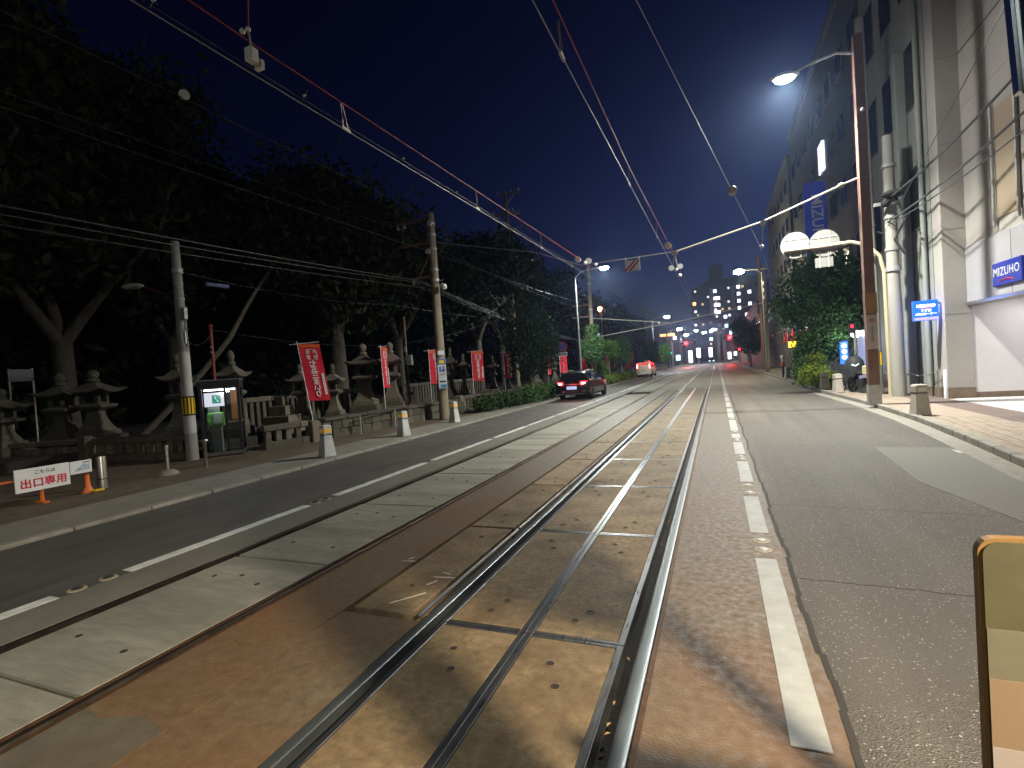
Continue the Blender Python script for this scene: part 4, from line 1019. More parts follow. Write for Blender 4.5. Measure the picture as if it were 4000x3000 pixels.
MB().box(-.5, .5, -2.37, -2.345, .80, .83).build('chrome_strip', m_stainless, body)
MB().box(-.82, .82, -2.4, -2.2, .3, .46).build('bumper', m_carblack, body, bevel=.04)
MB().box(-.7, .7, -2.42, -2.38, .3, .33).build('bumper_trim', m_stainless, body)
light('tail_light', 'POINT', (0, -2.6, .8), 8, (1, .04, .05), t, .3)
# white taxi van braking
st = [(-2.1, .4, .9, 1.0, .72, .62), (-2.06, .28, 1.02, 1.3, .82, .66), (-1.98, .22, 1.08, 1.62, .84, .66), (-1.7, .2, 1.08, 1.7, .85, .67), (-.4, .2, 1.06, 1.73, .85, .67), (.4, .2, 1.04, 1.66, .85, .64),
      (1.0, .2, 1.0, 1.35, .85, .62), (1.4, .2, .97, 1.05, .84, .66), (1.95, .24, .84, .9, .8, .58), (2.12, .36, .66, .7, .66, .45)]
t, body = car('white_van', 'white people carrier with red vertical tail lamps and roof light', (-7.75, 61.6, 0), R(-2), m_carwhite, st, .85,
     [(-1.75, -.9, 1.12, 1.58, .825, .7, (.1, 0)), (-.82, .05, 1.12, 1.6, .825, .7, (0, 0)), (.1, .95, 1.1, 1.56, .82, .69, (0, .55))],
     (-2.06, 1.1, .56, -2.0, 1.52, .56), [(.76, -1.35), (-.76, -1.35), (.76, 1.3), (-.76, 1.3)])
for s in (1, -1):
    l = MB().poly([(s*.80, -2.04, 1.02), (s*.62, -2.09, 1.02), (s*.62, -2.03, 1.58), (s*.72, -2.0, 1.58)], (0, -.03, 0)).build('tail_lamp', m_tail_v, body)
    MB().poly([(s*.75, -2.085, 1.06), (s*.66, -2.11, 1.06), (s*.66, -2.07, 1.48), (s*.71, -2.06, 1.48)], (0, -.02, 0)).build('lamp_core', m_tailcore, l)
MB().box(-.25, .25, -2.125, -2.1, .72, .88).build('number_plate', mat('white plate', (.6, .6, .58), .4), body)
MB().box(-.55, .55, -2.1, -2.04, 1.53, 1.57).build('brake_lamp', m_tail_v, body)
MB().box(-.78, .78, -2.14, -2.0, .3, .44).build('bumper', m_carwhite, body, bevel=.04)
MB().box(-.5, .5, -2.16, -2.14, .28, .32).build('bumper_trim', m_trim, body)
rl = MB().taper(.2, .12, 1.73, .13, .08, 1.9).build('roof_lamp', mat('taxi lamp shell', (.55, .55, .53), .4), body, bevel=.02)
MB().box(.32, .42, -.05, .05, 1.72, 1.86).build('roof_beacon', m_tail_v, body)
light('tail_light', 'POINT', (0, -2.6, 1.2), 1.2, (1, .04, .05), t, .3)

# ------------------------------------------------------------------ right side: bank, poles, signs
m_beige = mat('beige wall tile', (.4, .375, .345), .6, var=.08, scale=2, col2=(.31, .29, .265), mix2=.5, scale2=.5, bump=.05, bscale=30)
m_greenwall = mat('grey green rendered wall', (.30, .315, .285), .7, var=.12, scale=2, col2=(.2, .215, .2), mix2=.6, scale2=.5, bump=.1, bscale=40, stretch=(1, 1, .4))
m_whitewall = mat('white entrance wall', (.72, .70, .71), .4, var=.03, scale=3)
m_fascia = mat('grey fascia panel', (.36, .35, .37), .45, var=.05, scale=2)
m_skirt = mat('brown skirting stone', (.2, .15, .11), .5, var=.2, scale=6)
m_signbl = mat('deep blue sign', (.015, .03, .27), .45, emit=(.02, .04, .4), estr=.1)
m_lettering = mat('pale lettering', (.6, .6, .65), .5, emit=(.7, .7, .8), estr=.04)
m_win = mat('dark window glass', (.014, .015, .02), .2, spec=.3)
m_winfr = mat('window frame metal', (.2, .2, .2), .4, metal=.6)
t = thing('bank_building', 'pale bank building with lit white entrance at the right edge', 'building', (6.1, 18.2, .08))
# corner pier facing the road crossing, upper storeys, entrance end wall
MB().box(0, .62, 0, .6, .3, 16.5).build('corner_pier', m_beige, t, bevel=.01)
MB().box(-.01, .64, -.012, .6, 0, .3).build('skirting', m_skirt, t)
MB().box(.56, 14, -12, .0, 4.25, 16.5).build('upper_wall', m_beige, t)
MB().box(.62, 8, .02, .5, 0, 4.3).build('entrance_wall', m_whitewall, t)
MB().box(.62, 8, -.0, .02, 0, .16).build('skirting', m_skirt, t)
fa = MB().box(.52, .95, -11.5, -.01, 2.62, 4.245).build('fascia', m_fascia, t, bevel=.01)
MB().box(.5, .52, -11.5, -.01, 2.62, 2.7).build('fascia_trim', m_stainless, fa)
for k in range(1, 5): MB().box(.515, .5195, -.1 - 2.3 * k, -.09 - 2.3 * k, 2.71, 4.24).build('panel_joint', m_winfr, fa)
MB().box(.95, 8, -11.5, .0, 2.75, 2.9).build('entrance_soffit', m_whitewall, t)
m_down = glow('entrance ceiling lamp', (1., .96, .95), 9)
for i in range(2):
    for j in range(3): MB().box(1.4 + i * 1.7, 1.9 + i * 1.7, -1.5 - j * 2.0, -.6 - j * 2.0, 2.72, 2.745).build('ceiling_lamp', m_down, t)
sg = MB().box(.46, .515, -2.95, -1.62, 2.93, 3.5).build('bank_sign', m_signbl, fa, bevel=.012)
text('MIZUHO', .29, m_lettering, sg, (.455, -2.28, 3.25), (0, -1, 0), (0, 0, 1), bold=.001, spacing=1.08)
arc = [(.45, -2.28 + .34 * math.cos(a), 2.985 + .08 * math.sin(a)) for a in [math.pi * k / 10 for k in range(11)]]
MB().tube(arc, [.004 + .01 * math.sin(math.pi * k / 10) for k in range(11)], 5).build('red_arc', mat('sign red arc', (.5, .01, .03), .5, emit=(.6, .02, .03), estr=.3), sg)
for k in range(1, 7):
    MB().box(0, .62, -.003, .0, 2.4 * k, 2.4 * k + .01).build('panel_joint', m_winfr, t)
    MB().box(.556, .56, -11.9, -.01, 4.3 + 1.9 * k, 4.31 + 1.9 * k).build('panel_joint', m_winfr, t)
for k in range(4): MB().box(.556, .56, -1.45 - 1.7 * k, -1.44 - 1.7 * k, 4.3, 16.4).build('panel_joint', m_winfr, t)
# framed window with pipes high on the facade
MB().box(.545, .558, -2.9, -1.75, 4.6, 7.3).build('upper_window', mat('tan window panel', (.34, .27, .19), .5), t)
for y_ in (-1.75, -2.85): MB().cyl((.5, y_, 4.4), (.5, y_, 7.4), .035, n=8).build('window_pipe', m_galv, t)
MB().box(.54, .558, -11, -.02, 9.6, 9.64).build('floor_joint', m_winfr, t)
MB().box(.54, .558, -11, -.02, 6.6 + 6.5, 6.64 + 6.5).build('floor_joint', m_winfr, t)
# grey-green street front beyond the corner
MB().box(-.02, 12, .6, 7.0, .3, 16.0).build('street_wall', m_greenwall, t)
MB().box(-.04, .2, .61, 7.0, 0, .3).build('skirting', m_skirt, t)
for y_ in (1.2, 3.2, 5.2):
    for z_ in (5.2, 9.0, 12.6):
        w = MB().box(-.045, -.021, y_, y_ + 1.2, z_, z_ + 2.0).build('window', m_winfr, t)
        MB().box(-.052, -.046, y_ + .06, y_ + 1.14, z_ + .06, z_ + 1.94).build('pane', m_win, w)
MB().box(-.32, -.03, 2.1, 2.5, 0, 11).build('duct', m_greenwall, t, bevel=.02)
MB().cyl((-.12, .9, .3), (-.12, .9, 12), .07, n=10).build('drain_pipe', m_greenwall, t, smooth=True)
light('entrance_light', 'AREA', (3.0, -2.6, 2.7), 62, (1, .96, .97), t, size=(3.4, 4.6))
# blue projecting box sign
t = thing('box_sign', 'glowing blue box sign of the bank projecting over the pavement', 'sign', (5.72, 18.42, 2.4))
bx_ = MB().box(-.3, .3, -.07, .07, -.02, .56).build('sign_box', glow('blue lit panel', (.0, .17, .95), 1.5), t, bevel=.01)
MB().box(-.29, .29, -.074, -.0705, -.01, .07).build('pale_strip', glow('pale lit strip', (.62, .5, .95), 1.3), bx_)
m_lit = glow('lit white lettering', (1, .97, 1), 2.2)
text('MIZUHO', .115, m_lit, bx_, (0, -.075, .4), (1, 0, 0), (0, 0, 1), bold=.006)
text('みずほ', .085, m_lit, bx_, (0, -.075, .26), (1, 0, 0), (0, 0, 1), bold=.004)
text('ATMコーナー', .085, m_lit, bx_, (0, -.075, .16), (1, 0, 0), (0, 0, 1), bold=.004)
MB().box(-.16, .16, -.078, -.0705, .325, .34).build('red_arc', glow('lit red arc', (1., .1, .25), 1.5), bx_)
MB().box(.3, .42, -.03, .03, .1, .16).build('bracket', m_galv, t)
MB().box(.3, .42, -.03, .03, .42, .48).build('bracket', m_galv, t)
light('sign_light', 'POINT', (0, -.35, .28), 7, (.12, .25, 1), t, .2)
light('sign_light', 'POINT', (0, .35, .28), 16, (.16, .18, 1), t, .2)
# vertical blue sign further along
t = thing('vertical_sign', 'tall dark blue vertical bank sign high on the right', 'sign', (5.25, 31.5, 6.4))
bx_ = MB().box(-.5, .5, -.15, .15, 0, 4.2).build('sign_box', mat('navy sign', (.012, .02, .16), .5, emit=(.015, .025, .22), estr=.45), t, bevel=.02)
text('MIZUHO', .75, m_lettering, bx_, (.05, -.16, 2.1), (0, 0, -1), (1, 0, 0), bold=.01)
MB().box(.5, 1.25, -.05, .05, .5, .6).build('bracket', m_galv, t)
MB().box(.5, 1.25, -.05, .05, 3.6, 3.7).build('bracket', m_galv, t)
# slim neon pillars
m_neon = glow('blue neon panel', (.02, .12, 1.), 3.2)
def neon(label, loc, h, w=.16):
    t = thing('neon_pillar', label, 'sign', loc)
    b = MB().box(-w, w, -.08, .08, 0, h).build('lit_panel', m_neon, t, bevel=.01)
    for k in (.3, .55, .8): MB().cyl((-.0, -.085, h * k), (0, -.0805, h * k), w * .7, n=14).build('white_mark', m_lit, b)
neon('slim blue lit pillar sign right of the brown pole', (5.55, 20.55, .95), 1.1, .09)
neon('slim blue lit pillar sign beside the big street tree', (5.5, 27.8, 1.0), 1.05, .15)
t = thing('lit_doorway', 'pale lit glass doorway behind the parked motorcycle', 'doorway', (6.05, 26.6, .08))
MB().box(-.05, .05, -.9, .9, 0, 2.3).build('glass', glow('doorway light', (.5, .58, .85), .55), t)
MB().box(-.07, .07, -.95, -.9, 0, 2.4).box(-.07, .07, .9, .95, 0, 2.4).box(-.07, .07, -.95, .95, 2.3, 2.4).build('frame', m_galv, t)
MB().sphere((-.25, .3, 2.25), .2, 12, 8, (1, 1.4, .8)).build('lamp', glow('doorway lamp', (.9, .95, 1), 9), t)
light('door_light', 'POINT', (-.6, .1, 2.0), 60, (.75, .85, 1), t, .2)

# brown pole at the kerb, with main street lamp
t = thing('lamp_pole', 'tall brown square pole at the right kerb with bright street lamp', 'lamp post', (4.02, 16.95, .1))
MB().taper(.135, .125, 0, .115, .105, 10.2).build('shaft', m_brownpaint, t, bevel=.012)
MB().taper(.15, .14, 0, .148, .138, .55).build('foot', m_galv, t)
MB().box(-.13, .13, -.142, -.134, 1.55, 2.5).build('notice', mat('faded notice', (.5, .42, .36), .7, var=.15, scale=9), t)
MB().cyl((0, -.15, 2.34), (0, -.144, 2.34), .07, n=18).build('red_ring', mat('faded red ring', (.42, .2, .16), .7), t)
MB().box(-.03, .03, -.146, -.143, 1.75, 2.2).build('print_line', mat('faded print', (.32, .25, .22), .7), t)
MB().box(-.14, .14, -.145, -.135, 2.55, 3.1).build('ochre_band', mat('ochre tape', (.33, .19, .07), .6), t)
ag = MB().tube([(0, 0, 9.7), (-.5, 0, 9.85), (-1.2, 0, 9.72), (-1.55, 0, 9.6)], .04).build('lamp_arm', m_galv, t, smooth=True)
hd = MB().sphere((-1.78, 0, 9.56), .3, 16, 8, (1.3, .6, .35)).build('lamp_head', mat('grey lamp shell', (.3, .3, .3), .5), t, smooth=True)
m_lampA = glow('lamp lens', (1., .98, .95), 950)
MB().sphere((-1.8, -.02, 9.47), .2, 14, 6, (1.25, .7, .45)).build('lens', m_lampA, hd, smooth=True)
LAMPA = light('street_light', 'SPOT', (-1.8, 0, 9.33), 12000, (.98, .98, .88), t, .16, 144, .8, (-4.0, -.3, 0))
MB().sphere((.02, -.16, 8.1), .05).build('insulator', m_insul, t, smooth=True)
m_warnband = m_ybl
wb = thing('warning_board', 'black and yellow striped guard on the pole behind the brown pole', 'sign', (4.62, 19.0, 1.1))
MB().box(-.14, .14, -.01, .01, 0, .45).build('board', m_rubber, wb)
for k in range(5): MB().box(-.125 + k * .054, -.095 + k * .054, -.016, -.011, .02, .43).build('yellow_stripe', m_ybl, wb)

# concrete utility poles behind it
def conc_pole(label, loc, H, r=.17, m=m_concpole):
    t = thing('utility_pole', label, 'pole', loc)
    MB().lathe([(r, 0), (r * .72, H)], 18).build('shaft', m, t, smooth=True)
    for z in (4.6, 5.6, 7.2): MB().lathe([(r * .98, z), (r * .98, z + .1)], 18).build('clamp_band', m_galv, t)
    return t
t = conc_pole('pale concrete utility pole directly right of the brown pole', (4.95, 20.5, .1), 12.5, .19)
MB().tube([(.2, -.1, 5.4), (.5, -.3, 5.2), (.55, -.3, 4.6)], .03).build('cable_loop', m_rubber, t)
t = conc_pole('pale concrete utility pole nearest the bank wall', (5.32, 19.6, .1), 8.2, .2)
MB().box(-.5, .2, -.28, -.2, 6.0, 6.1).build('cross_arm', m_galv, t)
MB().sphere((0, -.3, 6.3), .22, 10, 6, (1.4, 1, .6)).sphere((-.2, -.3, 6.05), .13).build('cable_joint', m_rubber, t, smooth=True)
MB().tube([(.1, -.22, 6.2), (.3, -.3, 5.5), (.0, -.26, 4.9), (.25, -.3, 4.4)], .035).build('cable_loop', m_rubber, t)
MB().lathe([(.215, 3.95), (.215, 4.1)], 18).build('clamp_band', m_galv, t)

# cream post carrying two round signs seen from behind
m_cream = mat('cream paint', (.52, .44, .3), .5)
m_signback = mat('grey sign back', (.17, .17, .155), .55, var=.06, scale=5)
t = thing('round_road_signs', 'cream curved post holding two round signs seen from behind', 'sign', (5.2, 20.0, .1))
MB().tube([(0, 0, 0), (-.02, 0, 4.0), (-.12, 0, 4.55), (-.45, 0, 4.95), (-.9, 0, 5.12), (-1.7, 0, 5.1), (-2.85, 0, 5.12)], .06, 10).build('post', m_cream, t, smooth=True)
for x, z in ((-2.5, 5.28), (-1.63, 5.22)):
    b = MB().cyl((x, .09, z), (x, .11, z), .45, n=36).build('round_sign', m_signback, t)
    for dz in (-.2, .2): MB().box(x - .38, x + .38, .07, .09, z + dz - .018, z + dz + .018).build('stiffener', m_galv, b)
    for dx in (-.16, .16): MB().box(x + dx - .012, x + dx + .012, .06, .088, z - .42, z + .42).build('stiffener', m_galv, b)
MB().box(-1.93, -1.4, .09, .105, 4.42, 4.74).build('lower_plate', m_signback, t)
for dx in (-.13, .13): MB().box(-1.66 + dx - .015, -1.66 + dx + .015, .06, .088, 4.4, 5.2).build('stiffener', m_galv, t)

# right side bollards, railing, motorcycle, shrubs
def rb(label, loc):
    t = thing('stone_bollard', label, 'bollard', loc, .2, 'pale tapered bollards on the right pavement')
    MB().taper(.155, .155, 0, .115, .115, .5).build('body', mat('warm bollard stone', (.37, .34, .3), .75, var=.14, scale=8, bump=.15, bscale=50), t, bevel=.014)
    MB().box(-.125, .125, -.125, .125, .515, .66).taper(.125, .125, .66, .1, .1, .7).build('head', MATS['warm bollard stone'], t, bevel=.012)
    MB().box(-.11, .11, -.11, .11, .5, .515).build('neck_joint', m_rubber, t)
    MB().box(-.09, .09, -.13, -.126, .54, .63).build('reflector', mat('pale reflector', (.55, .52, .42), .3), t)
rb('tapered stone bollard nearest the camera on the right pavement', (4.2, 14.1, .1))
rb('pale bollard left of the parked motorcycle', (4.1, 22.0, .1))
rb('pale bollard half hidden by the yellow shrub', (4.0, 23.9, .1))
rb('far pale bollard beside the striped post', (4.1, 36.5, .1))
t = thing('striped_post', 'slim post with orange band and white top near the far kerb', 'post', (3.98, 37.5, .1))
MB().lathe([(.07, 0), (.07, .75)], 12).build('lower_post', m_rubber, t, smooth=True)
MB().lathe([(.11, .75), (.11, 1.02)], 12).build('orange_band', m_orange, t, smooth=True)
MB().lathe([(.06, 1.02), (.06, 1.2), (.13, 1.24), (.13, 1.42), (.05, 1.46)], 12).build('white_top', m_boardw, t, smooth=True)
t = thing('chain_railing', 'row of slim steel posts with chain before the lit doorway', 'railing', (5.0, 24.3, .1))
for x, y_ in ((-.15, 0.2), (.2, -.2), (.7, -3.6), (1.0, -5.75)):
    MB().cyl((x, y_, 0), (x, y_, .8), .03, n=8).build('post', m_stainless, t, smooth=True)
MB().tube([(-.15, .2, .75), (.02, 0, .68), (.2, -.2, .75), (.45, -1.9, .6), (.7, -3.6, .75), (.85, -4.7, .6), (1.0, -5.75, .75)], .01).build('chain', m_galv, t)
t = thing('short_post', 'short white post against the bank pier', 'post', (5.95, 17.9, .1))
MB().lathe([(.045, 0), (.045, .8), (.02, .83)], 12).build('shaft', m_boardw, t, smooth=True)
# parked motorcycle with dark hood and cream box
t = thing('motorcycle', 'parked motorcycle with dark cover and cream rear box behind the brown pole', 'motorcycle', (4.72, 21.4, .1), R(15))
for y_ in (-.55, .6):
    w = MB().lathe([(.2, -.05), (.27, -.05), (.28, 0), (.27, .05), (.2, .05)], 20); w.move(Matrix.Translation((0, y_, .28)) @ Matrix.Rotation(math.pi / 2, 4, 'Y'))
    o = w.build('wheel', m_tyre, t, smooth=True)
    r_ = MB()
    for k in range(8):
        a = math.pi * 2 * k / 8; r_.cyl((0, y_, .28), (0, y_ + .2 * math.cos(a), .28 + .2 * math.sin(a)), .008, n=5)
    r_.cyl((-.06, y_, .28), (.06, y_, .28), .035, n=10).build('hub', m_stainless, o)
MB().tube([(0, -.55, .32), (0, -.2, .5), (0, .25, .42), (0, .45, .85)], .05).box(-.12, .12, -.25, .15, .22, .5).build('frame', m_trim, t)
MB().tube([(0, .6, .3), (0, .48, .85)], .035).build('fork', m_stainless, t)
MB().taper(.14, .3, .68, .12, .26, .78, c=(0, -.15)).build('seat', m_rubber, t, bevel=.02)
MB().box(-.2, .2, -.85, -.42, .66, .98).build('rear_box', mat('cream box', (.5, .44, .24), .6), t, bevel=.03)
MB().lathe([(.3, .62), (.33, .9), (.28, 1.15), (.16, 1.3), (.01, 1.34)], 14, c=(0, .42)).build('hood', mat('dark cover cloth', (.02, .021, .026), .7, var=.3, scale=6), t, smooth=True)
MB().poly([(-.23, .16, 1.0), (-.12, .12, .95), (0, .12, 1.02), (-.0, .115, 1.06), (-.12, .115, .995), (-.22, .15, 1.045)], (0, -.02, 0)).build('reflective_mark', mat('reflective tape', (.7, .85, .82), .3, emit=(.6, .9, .85), estr=.8), t)
MB().cyl((-.3, .5, 1.0), (.3, .5, 1.0), .015, n=6).build('handlebar', m_stainless, t)
MB().box(-.06, .06, -.9, -.86, .5, .56).build('rear_lamp', m_redpaint, t)
shrub('yellow flowering shrub behind the pale bollard', (4.1, 24.9, .1), [(0, 0, .42, .6, .6, .42), (-.2, .6, .6, .6, .6, .45), (.35, -.5, .3, .35, .35, .3)], 2200, .07, m_leaf_y, 91, 'shrubs on the right pavement')
shrub('green shrub at the foot of the big street tree', (3.95, 27.2, .1), [(0, 0, .6, .7, .8, .6), (.1, 1.0, .7, .7, .8, .6)], 2400, .08, m_leaf_g, 92, 'shrubs on the right pavement')
shrub('small yellow leaved shrub above the kerb', (3.9, 26.2, .1), [(0, 0, .8, .45, .45, .4), (.2, .2, 1.1, .4, .4, .35)], 1100, .07, m_leaf_y, 93, 'shrubs on the right pavement')
small_tree('street_tree', 'big dense green street tree on the right pavement', (4.6, 28.6, .1),
  [(-.3, 0, 4.4, 1.5, 1.4, 1.2), (.7, .3, 4.9, 1.4, 1.3, 1.1), (.3, -.2, 5.7, 1.2, 1.2, .85), (-1.0, 0, 3.6, 1.0, 1.0, .8), (1.3, 0, 3.6, 1.1, 1.1, 1.1), (.2, -.4, 2.7, 1.3, 1.1, 1.1), (-.2, 0, 1.7, 1.0, 1.0, .9), (.9, .2, 2.2, .9, .9, .8)], 17000, .105, m_leaf_g, 41, (.13, 1.4), clump=24, spread=.17)
small_tree('street_tree', 'dark rounded tree further along the right kerb', (4.3, 78.0, .1), [(0, 0, 4.2, 1.9, 1.9, 1.6), (-.4, 0, 5.6, 1.6, 1.6, 1.3), (.3, 0, 3.0, 1.5, 1.5, 1.1)], 5000, .2, m_leaf_s, 42, (.15, 1.8))

# ------------------------------------------------------------------ tram stop furniture beside the camera
m_cardboard = mat('tan enamel panel', (.135, .092, .054), .6, var=.05, scale=3)
t = thing('tram_stop_board', 'cream and olive board with amber edge at the lower right corner', 'board', (.435, 1.2, -.012))
def rounded(x0, x1, z0, z1, y, r):
    pts = []
    for cxx, czz, a0 in ((x1 - r, z1 - r, 0), (x0 + r, z1 - r, 90), (x0 + r, z0 + r, 180), (x1 - r, z0 + r, 270)):
        for k in range(6):
            a = R(a0 + 18 * k); pts.append((cxx + r * math.cos(a), y, czz + r * math.sin(a)))
    return pts
MB().poly(rounded(0, .62, .12, 1.36, 0, .03), (0, .02, 0)).build('amber_edge', mat('amber acrylic', (.135, .072, .018), .5, var=.1, scale=4), t)
MB().poly(rounded(.006, .614, .126, 1.354, -.002, .026), (0, -.003, 0)).build('panel_face', mat('olive panel', (.04, .035, .014), .6, var=.18, scale=7), t)
MB().box(.0065, .6135, -.0075, -.006, .9, 1.19).build('grey_band', mat('grey green band', (.08, .072, .046), .6, var=.12, scale=9), t)
MB().box(.0065, .6135, -.0085, -.006, .4, 1.095).build('tan_band', m_cardboard, t)
MB().box(.0065, .6135, -.0095, -.006, .13, .965).build('pale_band', mat('pale pink band', (.19, .16, .145), .6), t)
for x in (.12, .5): MB().box(x - .02, x + .02, .021, .06, 0, 1.3).build('leg', m_galv, t)
t = thing('tram_stop_sign', 'dark sign box with bright edge strip at the upper right corner', 'sign box', (.532, 1.2, -.01))
MB().poly([(-.005, 0, 2.16), (.6, 0, 2.0), (.6, 0, 2.75), (-.03, 0, 2.75)], (0, -.2, 0)).build('sign_box', mat('dark smoked panel', (.035, .03, .045), .18, spec=.6), t)
MB().poly([(-.011, -.004, 2.165), (-.006, -.004, 2.162), (-.03, -.004, 2.75), (-.036, -.004, 2.75)], (0, .02, 0)).build('edge_strip', mat('bright edge strip', (.8, .85, .9), .15, metal=1.), t)
MB().box(.5, .56, .05, .11, 0, 2.9).build('post', m_darkmetal, t)
t = thing('tram_stop_post', 'slim square post of the tram stop just outside the photo', 'post', (.64, .84, 0))
MB().box(-.1, .1, -.06, .06, 0, 2.95).build('shaft', m_darkmetal, t, bevel=.01)
MB().box(-.09, .09, -.07, .07, 2.95, 2.98).build('cap', m_galv, t)
t = thing('tram_stop_lamp', 'warm lamp of the tram stop just outside the photo', 'lamp', (1.95, -.05, 0))
MB().cyl((0, -.3, 0), (0, -.3, 3.3), .05, n=10).tube([(0, -.3, 3.2), (0, -.15, 3.35), (0, 0, 3.35)], .03).build('post', m_galv, t)
MB().lathe([(.16, 3.2), (.14, 3.28), (.05, 3.36)], 16).build('shade', m_darkmetal, t, smooth=True)
MB().sphere((0, 0, 3.19), .15).build('bulb', glow('warm bulb', (1, .8, .55), 25), t, smooth=True)
LAMPS = light('stop_light', 'SPOT', (0, 0, 2.98), 2150, (1., .85, .62), t, .08, 176, .2, (0, .01, 0))

# ------------------------------------------------------------------ overhead lines
m_wire = mat('bare copper wire', (.3, .28, .27), .5, metal=.5)
m_wire_r = mat('red insulated wire', (.34, .045, .03), .5)
m_cable = mat('dark cable', (.06, .065, .07), .5)
m_cable_g = mat('grey green cable', (.035, .045, .048), .5)
def wire(name, label, pts, r, m, sag=0., n=14, group=None):
    P = []
    for a, b in zip(pts, pts[1:]):
        a, b = Vector(a), Vector(b)
        for i in range(n):
            t = i / n; p = a.lerp(b, t); p.z -= sag * 4 * t * (1 - t); P.append(p)
    P.append(Vector(pts[-1]))
    return tag(MB().tube(P, r, 5).build(name, m), label, 'wire', group)
wire('trolley_wire', 'pale trolley wire over the nearer track', [(-1.24, -12, 4.75), (-1.24, 4.5, 4.74), (-1.22, 16.9, 4.9), (-1.2, 43, 4.95), (-1.2, 78, 5.0), (-1.2, 112, 5.0)], .0065, m_wire)
wire('messenger_wire', 'red messenger wire above the nearer trolley wire', [(-1.24, -12, 5.3), (-1.24, 9, 5.12), (-1.16, 16.95, 5.26), (-1.2, 43, 5.3), (-1.2, 78, 5.4), (-1.2, 112, 5.4)], .007, m_wire_r)
wire('trolley_wire', 'pale trolley wire over the farther track', [(-4.2, -12, 4.9), (-4.2, 4, 4.9), (-4.2, 17.5, 5.0), (-4.2, 43, 5.0), (-4.2, 78, 5.0), (-4.2, 112, 5.0)], .0065, m_wire)
wire('messenger_wire', 'red messenger wire above the farther trolley wire', [(-4.2, -12, 5.35), (-4.2, 4, 5.22), (-4.15, 17.4, 5.38), (-4.2, 43, 5.4), (-4.2, 78, 5.4), (-4.2, 112, 5.4)], .007, m_wire_r)
wire('guide_wire', 'thin second wire beside the farther trolley wire', [(-4.28, -12, 5.02), (-4.28, 4, 5.02), (-4.28, 16, 5.12), (-4.25, 43, 5.12)], .005, m_cable_g)
wire('feeder_wire', 'single wire descending towards the right pole', [(-1.9, -5, 5.5), (-.58, 5.6, 5.5), (.53, 12.9, 5.5), (1.47, 18.6, 5.3), (2.6, 27, 5.2), (3.4, 45, 5.6)], .006, m_wire)
def dropper(label, x, y, z0, z1, m):
    t = thing('wire_hanger', label, 'hanger', (x, y, z0), 0, 'hangers between the tram wires')
    MB().cyl((0, 0, 0), (0, -.02, z1 - z0), .006, n=5).cyl((.0, .09, 0), (0, .01, z1 - z0), .006, n=5).build('loop', m, t)
    MB().box(-.012, .012, -.03, .12, -.03, .01).build('clamp', m_galv, t)
m_drop = mat('hanger metal', (.45, .35, .28), .4, metal=.7)
for k, (x, y, z0, z1) in enumerate(((-1.24, 4.88, 4.76, 5.06), (-1.24, 9.05, 4.82, 5.12), (-1.24, 13.5, 4.88, 5.2), (-4.2, 5.3, 4.93, 5.23), (-4.2, 9.15, 4.96, 5.28), (-4.2, 13.1, 4.98, 5.32))):
    dropper(('wire hanger nearest the camera on the nearer line', 'second wire hanger on the nearer line', 'wire hanger next to the span pipe on the nearer line', 'wire hanger nearest the camera on the farther line', 'second wire hanger on the farther line', 'third wire hanger on the farther line')[k], x, y, z0, z1, m_drop)
def spacer(label, x, y, z):
    t = thing('wire_spacer', label, 'spacer', (x, y, z), 0, 'small spacers on the farther line')
    MB().cyl((-.05, 0, .05), (.05, 0, -.05), .007, n=5).cyl((.05, 0, .05), (-.05, 0, -.05), .007, n=5).build('cross', m_cable_g, t)
    MB().sphere((0, 0, 0), .02).build('joint', m_insul, t)
for y_, lb in ((3.0, 'spacer high at the upper left of the farther line'), (4.7, 'spacer right of the white box on the farther line'), (6.7, 'middle spacer on the farther line'), (8.4, 'spacer left of the transformer pole on the farther line')):
    spacer(lb, -4.24, y_, 5.05)
t = thing('line_insulator', 'white box insulator hanging from the red wire at upper left', 'insulator', (-4.2, 3.95, 4.92))
MB().box(-.05, .05, -.05, .05, .1, .24).box(-.04, .06, .05, .11, .06, .16).build('box', m_insul, t, bevel=.01)
MB().cyl((0, 0, .24), (0, -.02, .42), .012, n=6).build('rod', m_galv, t)
MB().sphere((0, -.09, .36), .03).sphere((0, -.02, .42), .028).build('knob', m_insul, t, smooth=True)
MB().cyl((0, -.02, .42), (.03, .02, 1.1), .008, n=6).build('upper_rod', m_redpaint, t)

# span line across the street at the brown pole
t = thing('span_line', 'pale span pipe and cable crossing the street from the brown pole', 'span', (0, 16.95, 0))
MB().tube([(3.9, 0, 6.42), (3.55, 0, 6.32), (1.47, 0, 5.63), (-1.0, 0, 5.12)], .028, 8).build('pipe', mat('galvanised pipe', (.55, .52, .44), .35, metal=.6), t, smooth=True)
MB().tube([(-1.0, 0, 5.12), (-2.4, 0, 5.12), (-4.07, 0, 5.12), (-5.67, .05, 5.8), (-9.8, .3, 6.85)], .012, 6).build('cable', m_wire, t)
for x, z in ((3.5, 6.3),):
    MB().lathe([(.03, -.09), (.08, -.05), (.05, -.02), (.08, .02), (.05, .05), (.03, .09)], 10).move(Matrix.Translation((x, 0, z)) @ Matrix.Rotation(1.25, 4, 'Y')).build('insulator', mat('green glass', (.35, .42, .25), .2), t, smooth=True)
MB().box(-1.14, -.98, -.06, .06, 5.03, 5.16).cyl((-1.05, 0, 5.03), (-1.12, 0, 4.72), .02, n=6).cyl((-1.05, 0, 5.03), (-1.0, .2, 4.6), .02, n=6).build('clamp', m_galv, t)
MB().box(1.41, 1.54, -.05, .05, 5.52, 5.66).cyl((1.47, 0, 5.52), (1.42, .1, 4.95), .02, n=6).build('clamp', m_galv, t)
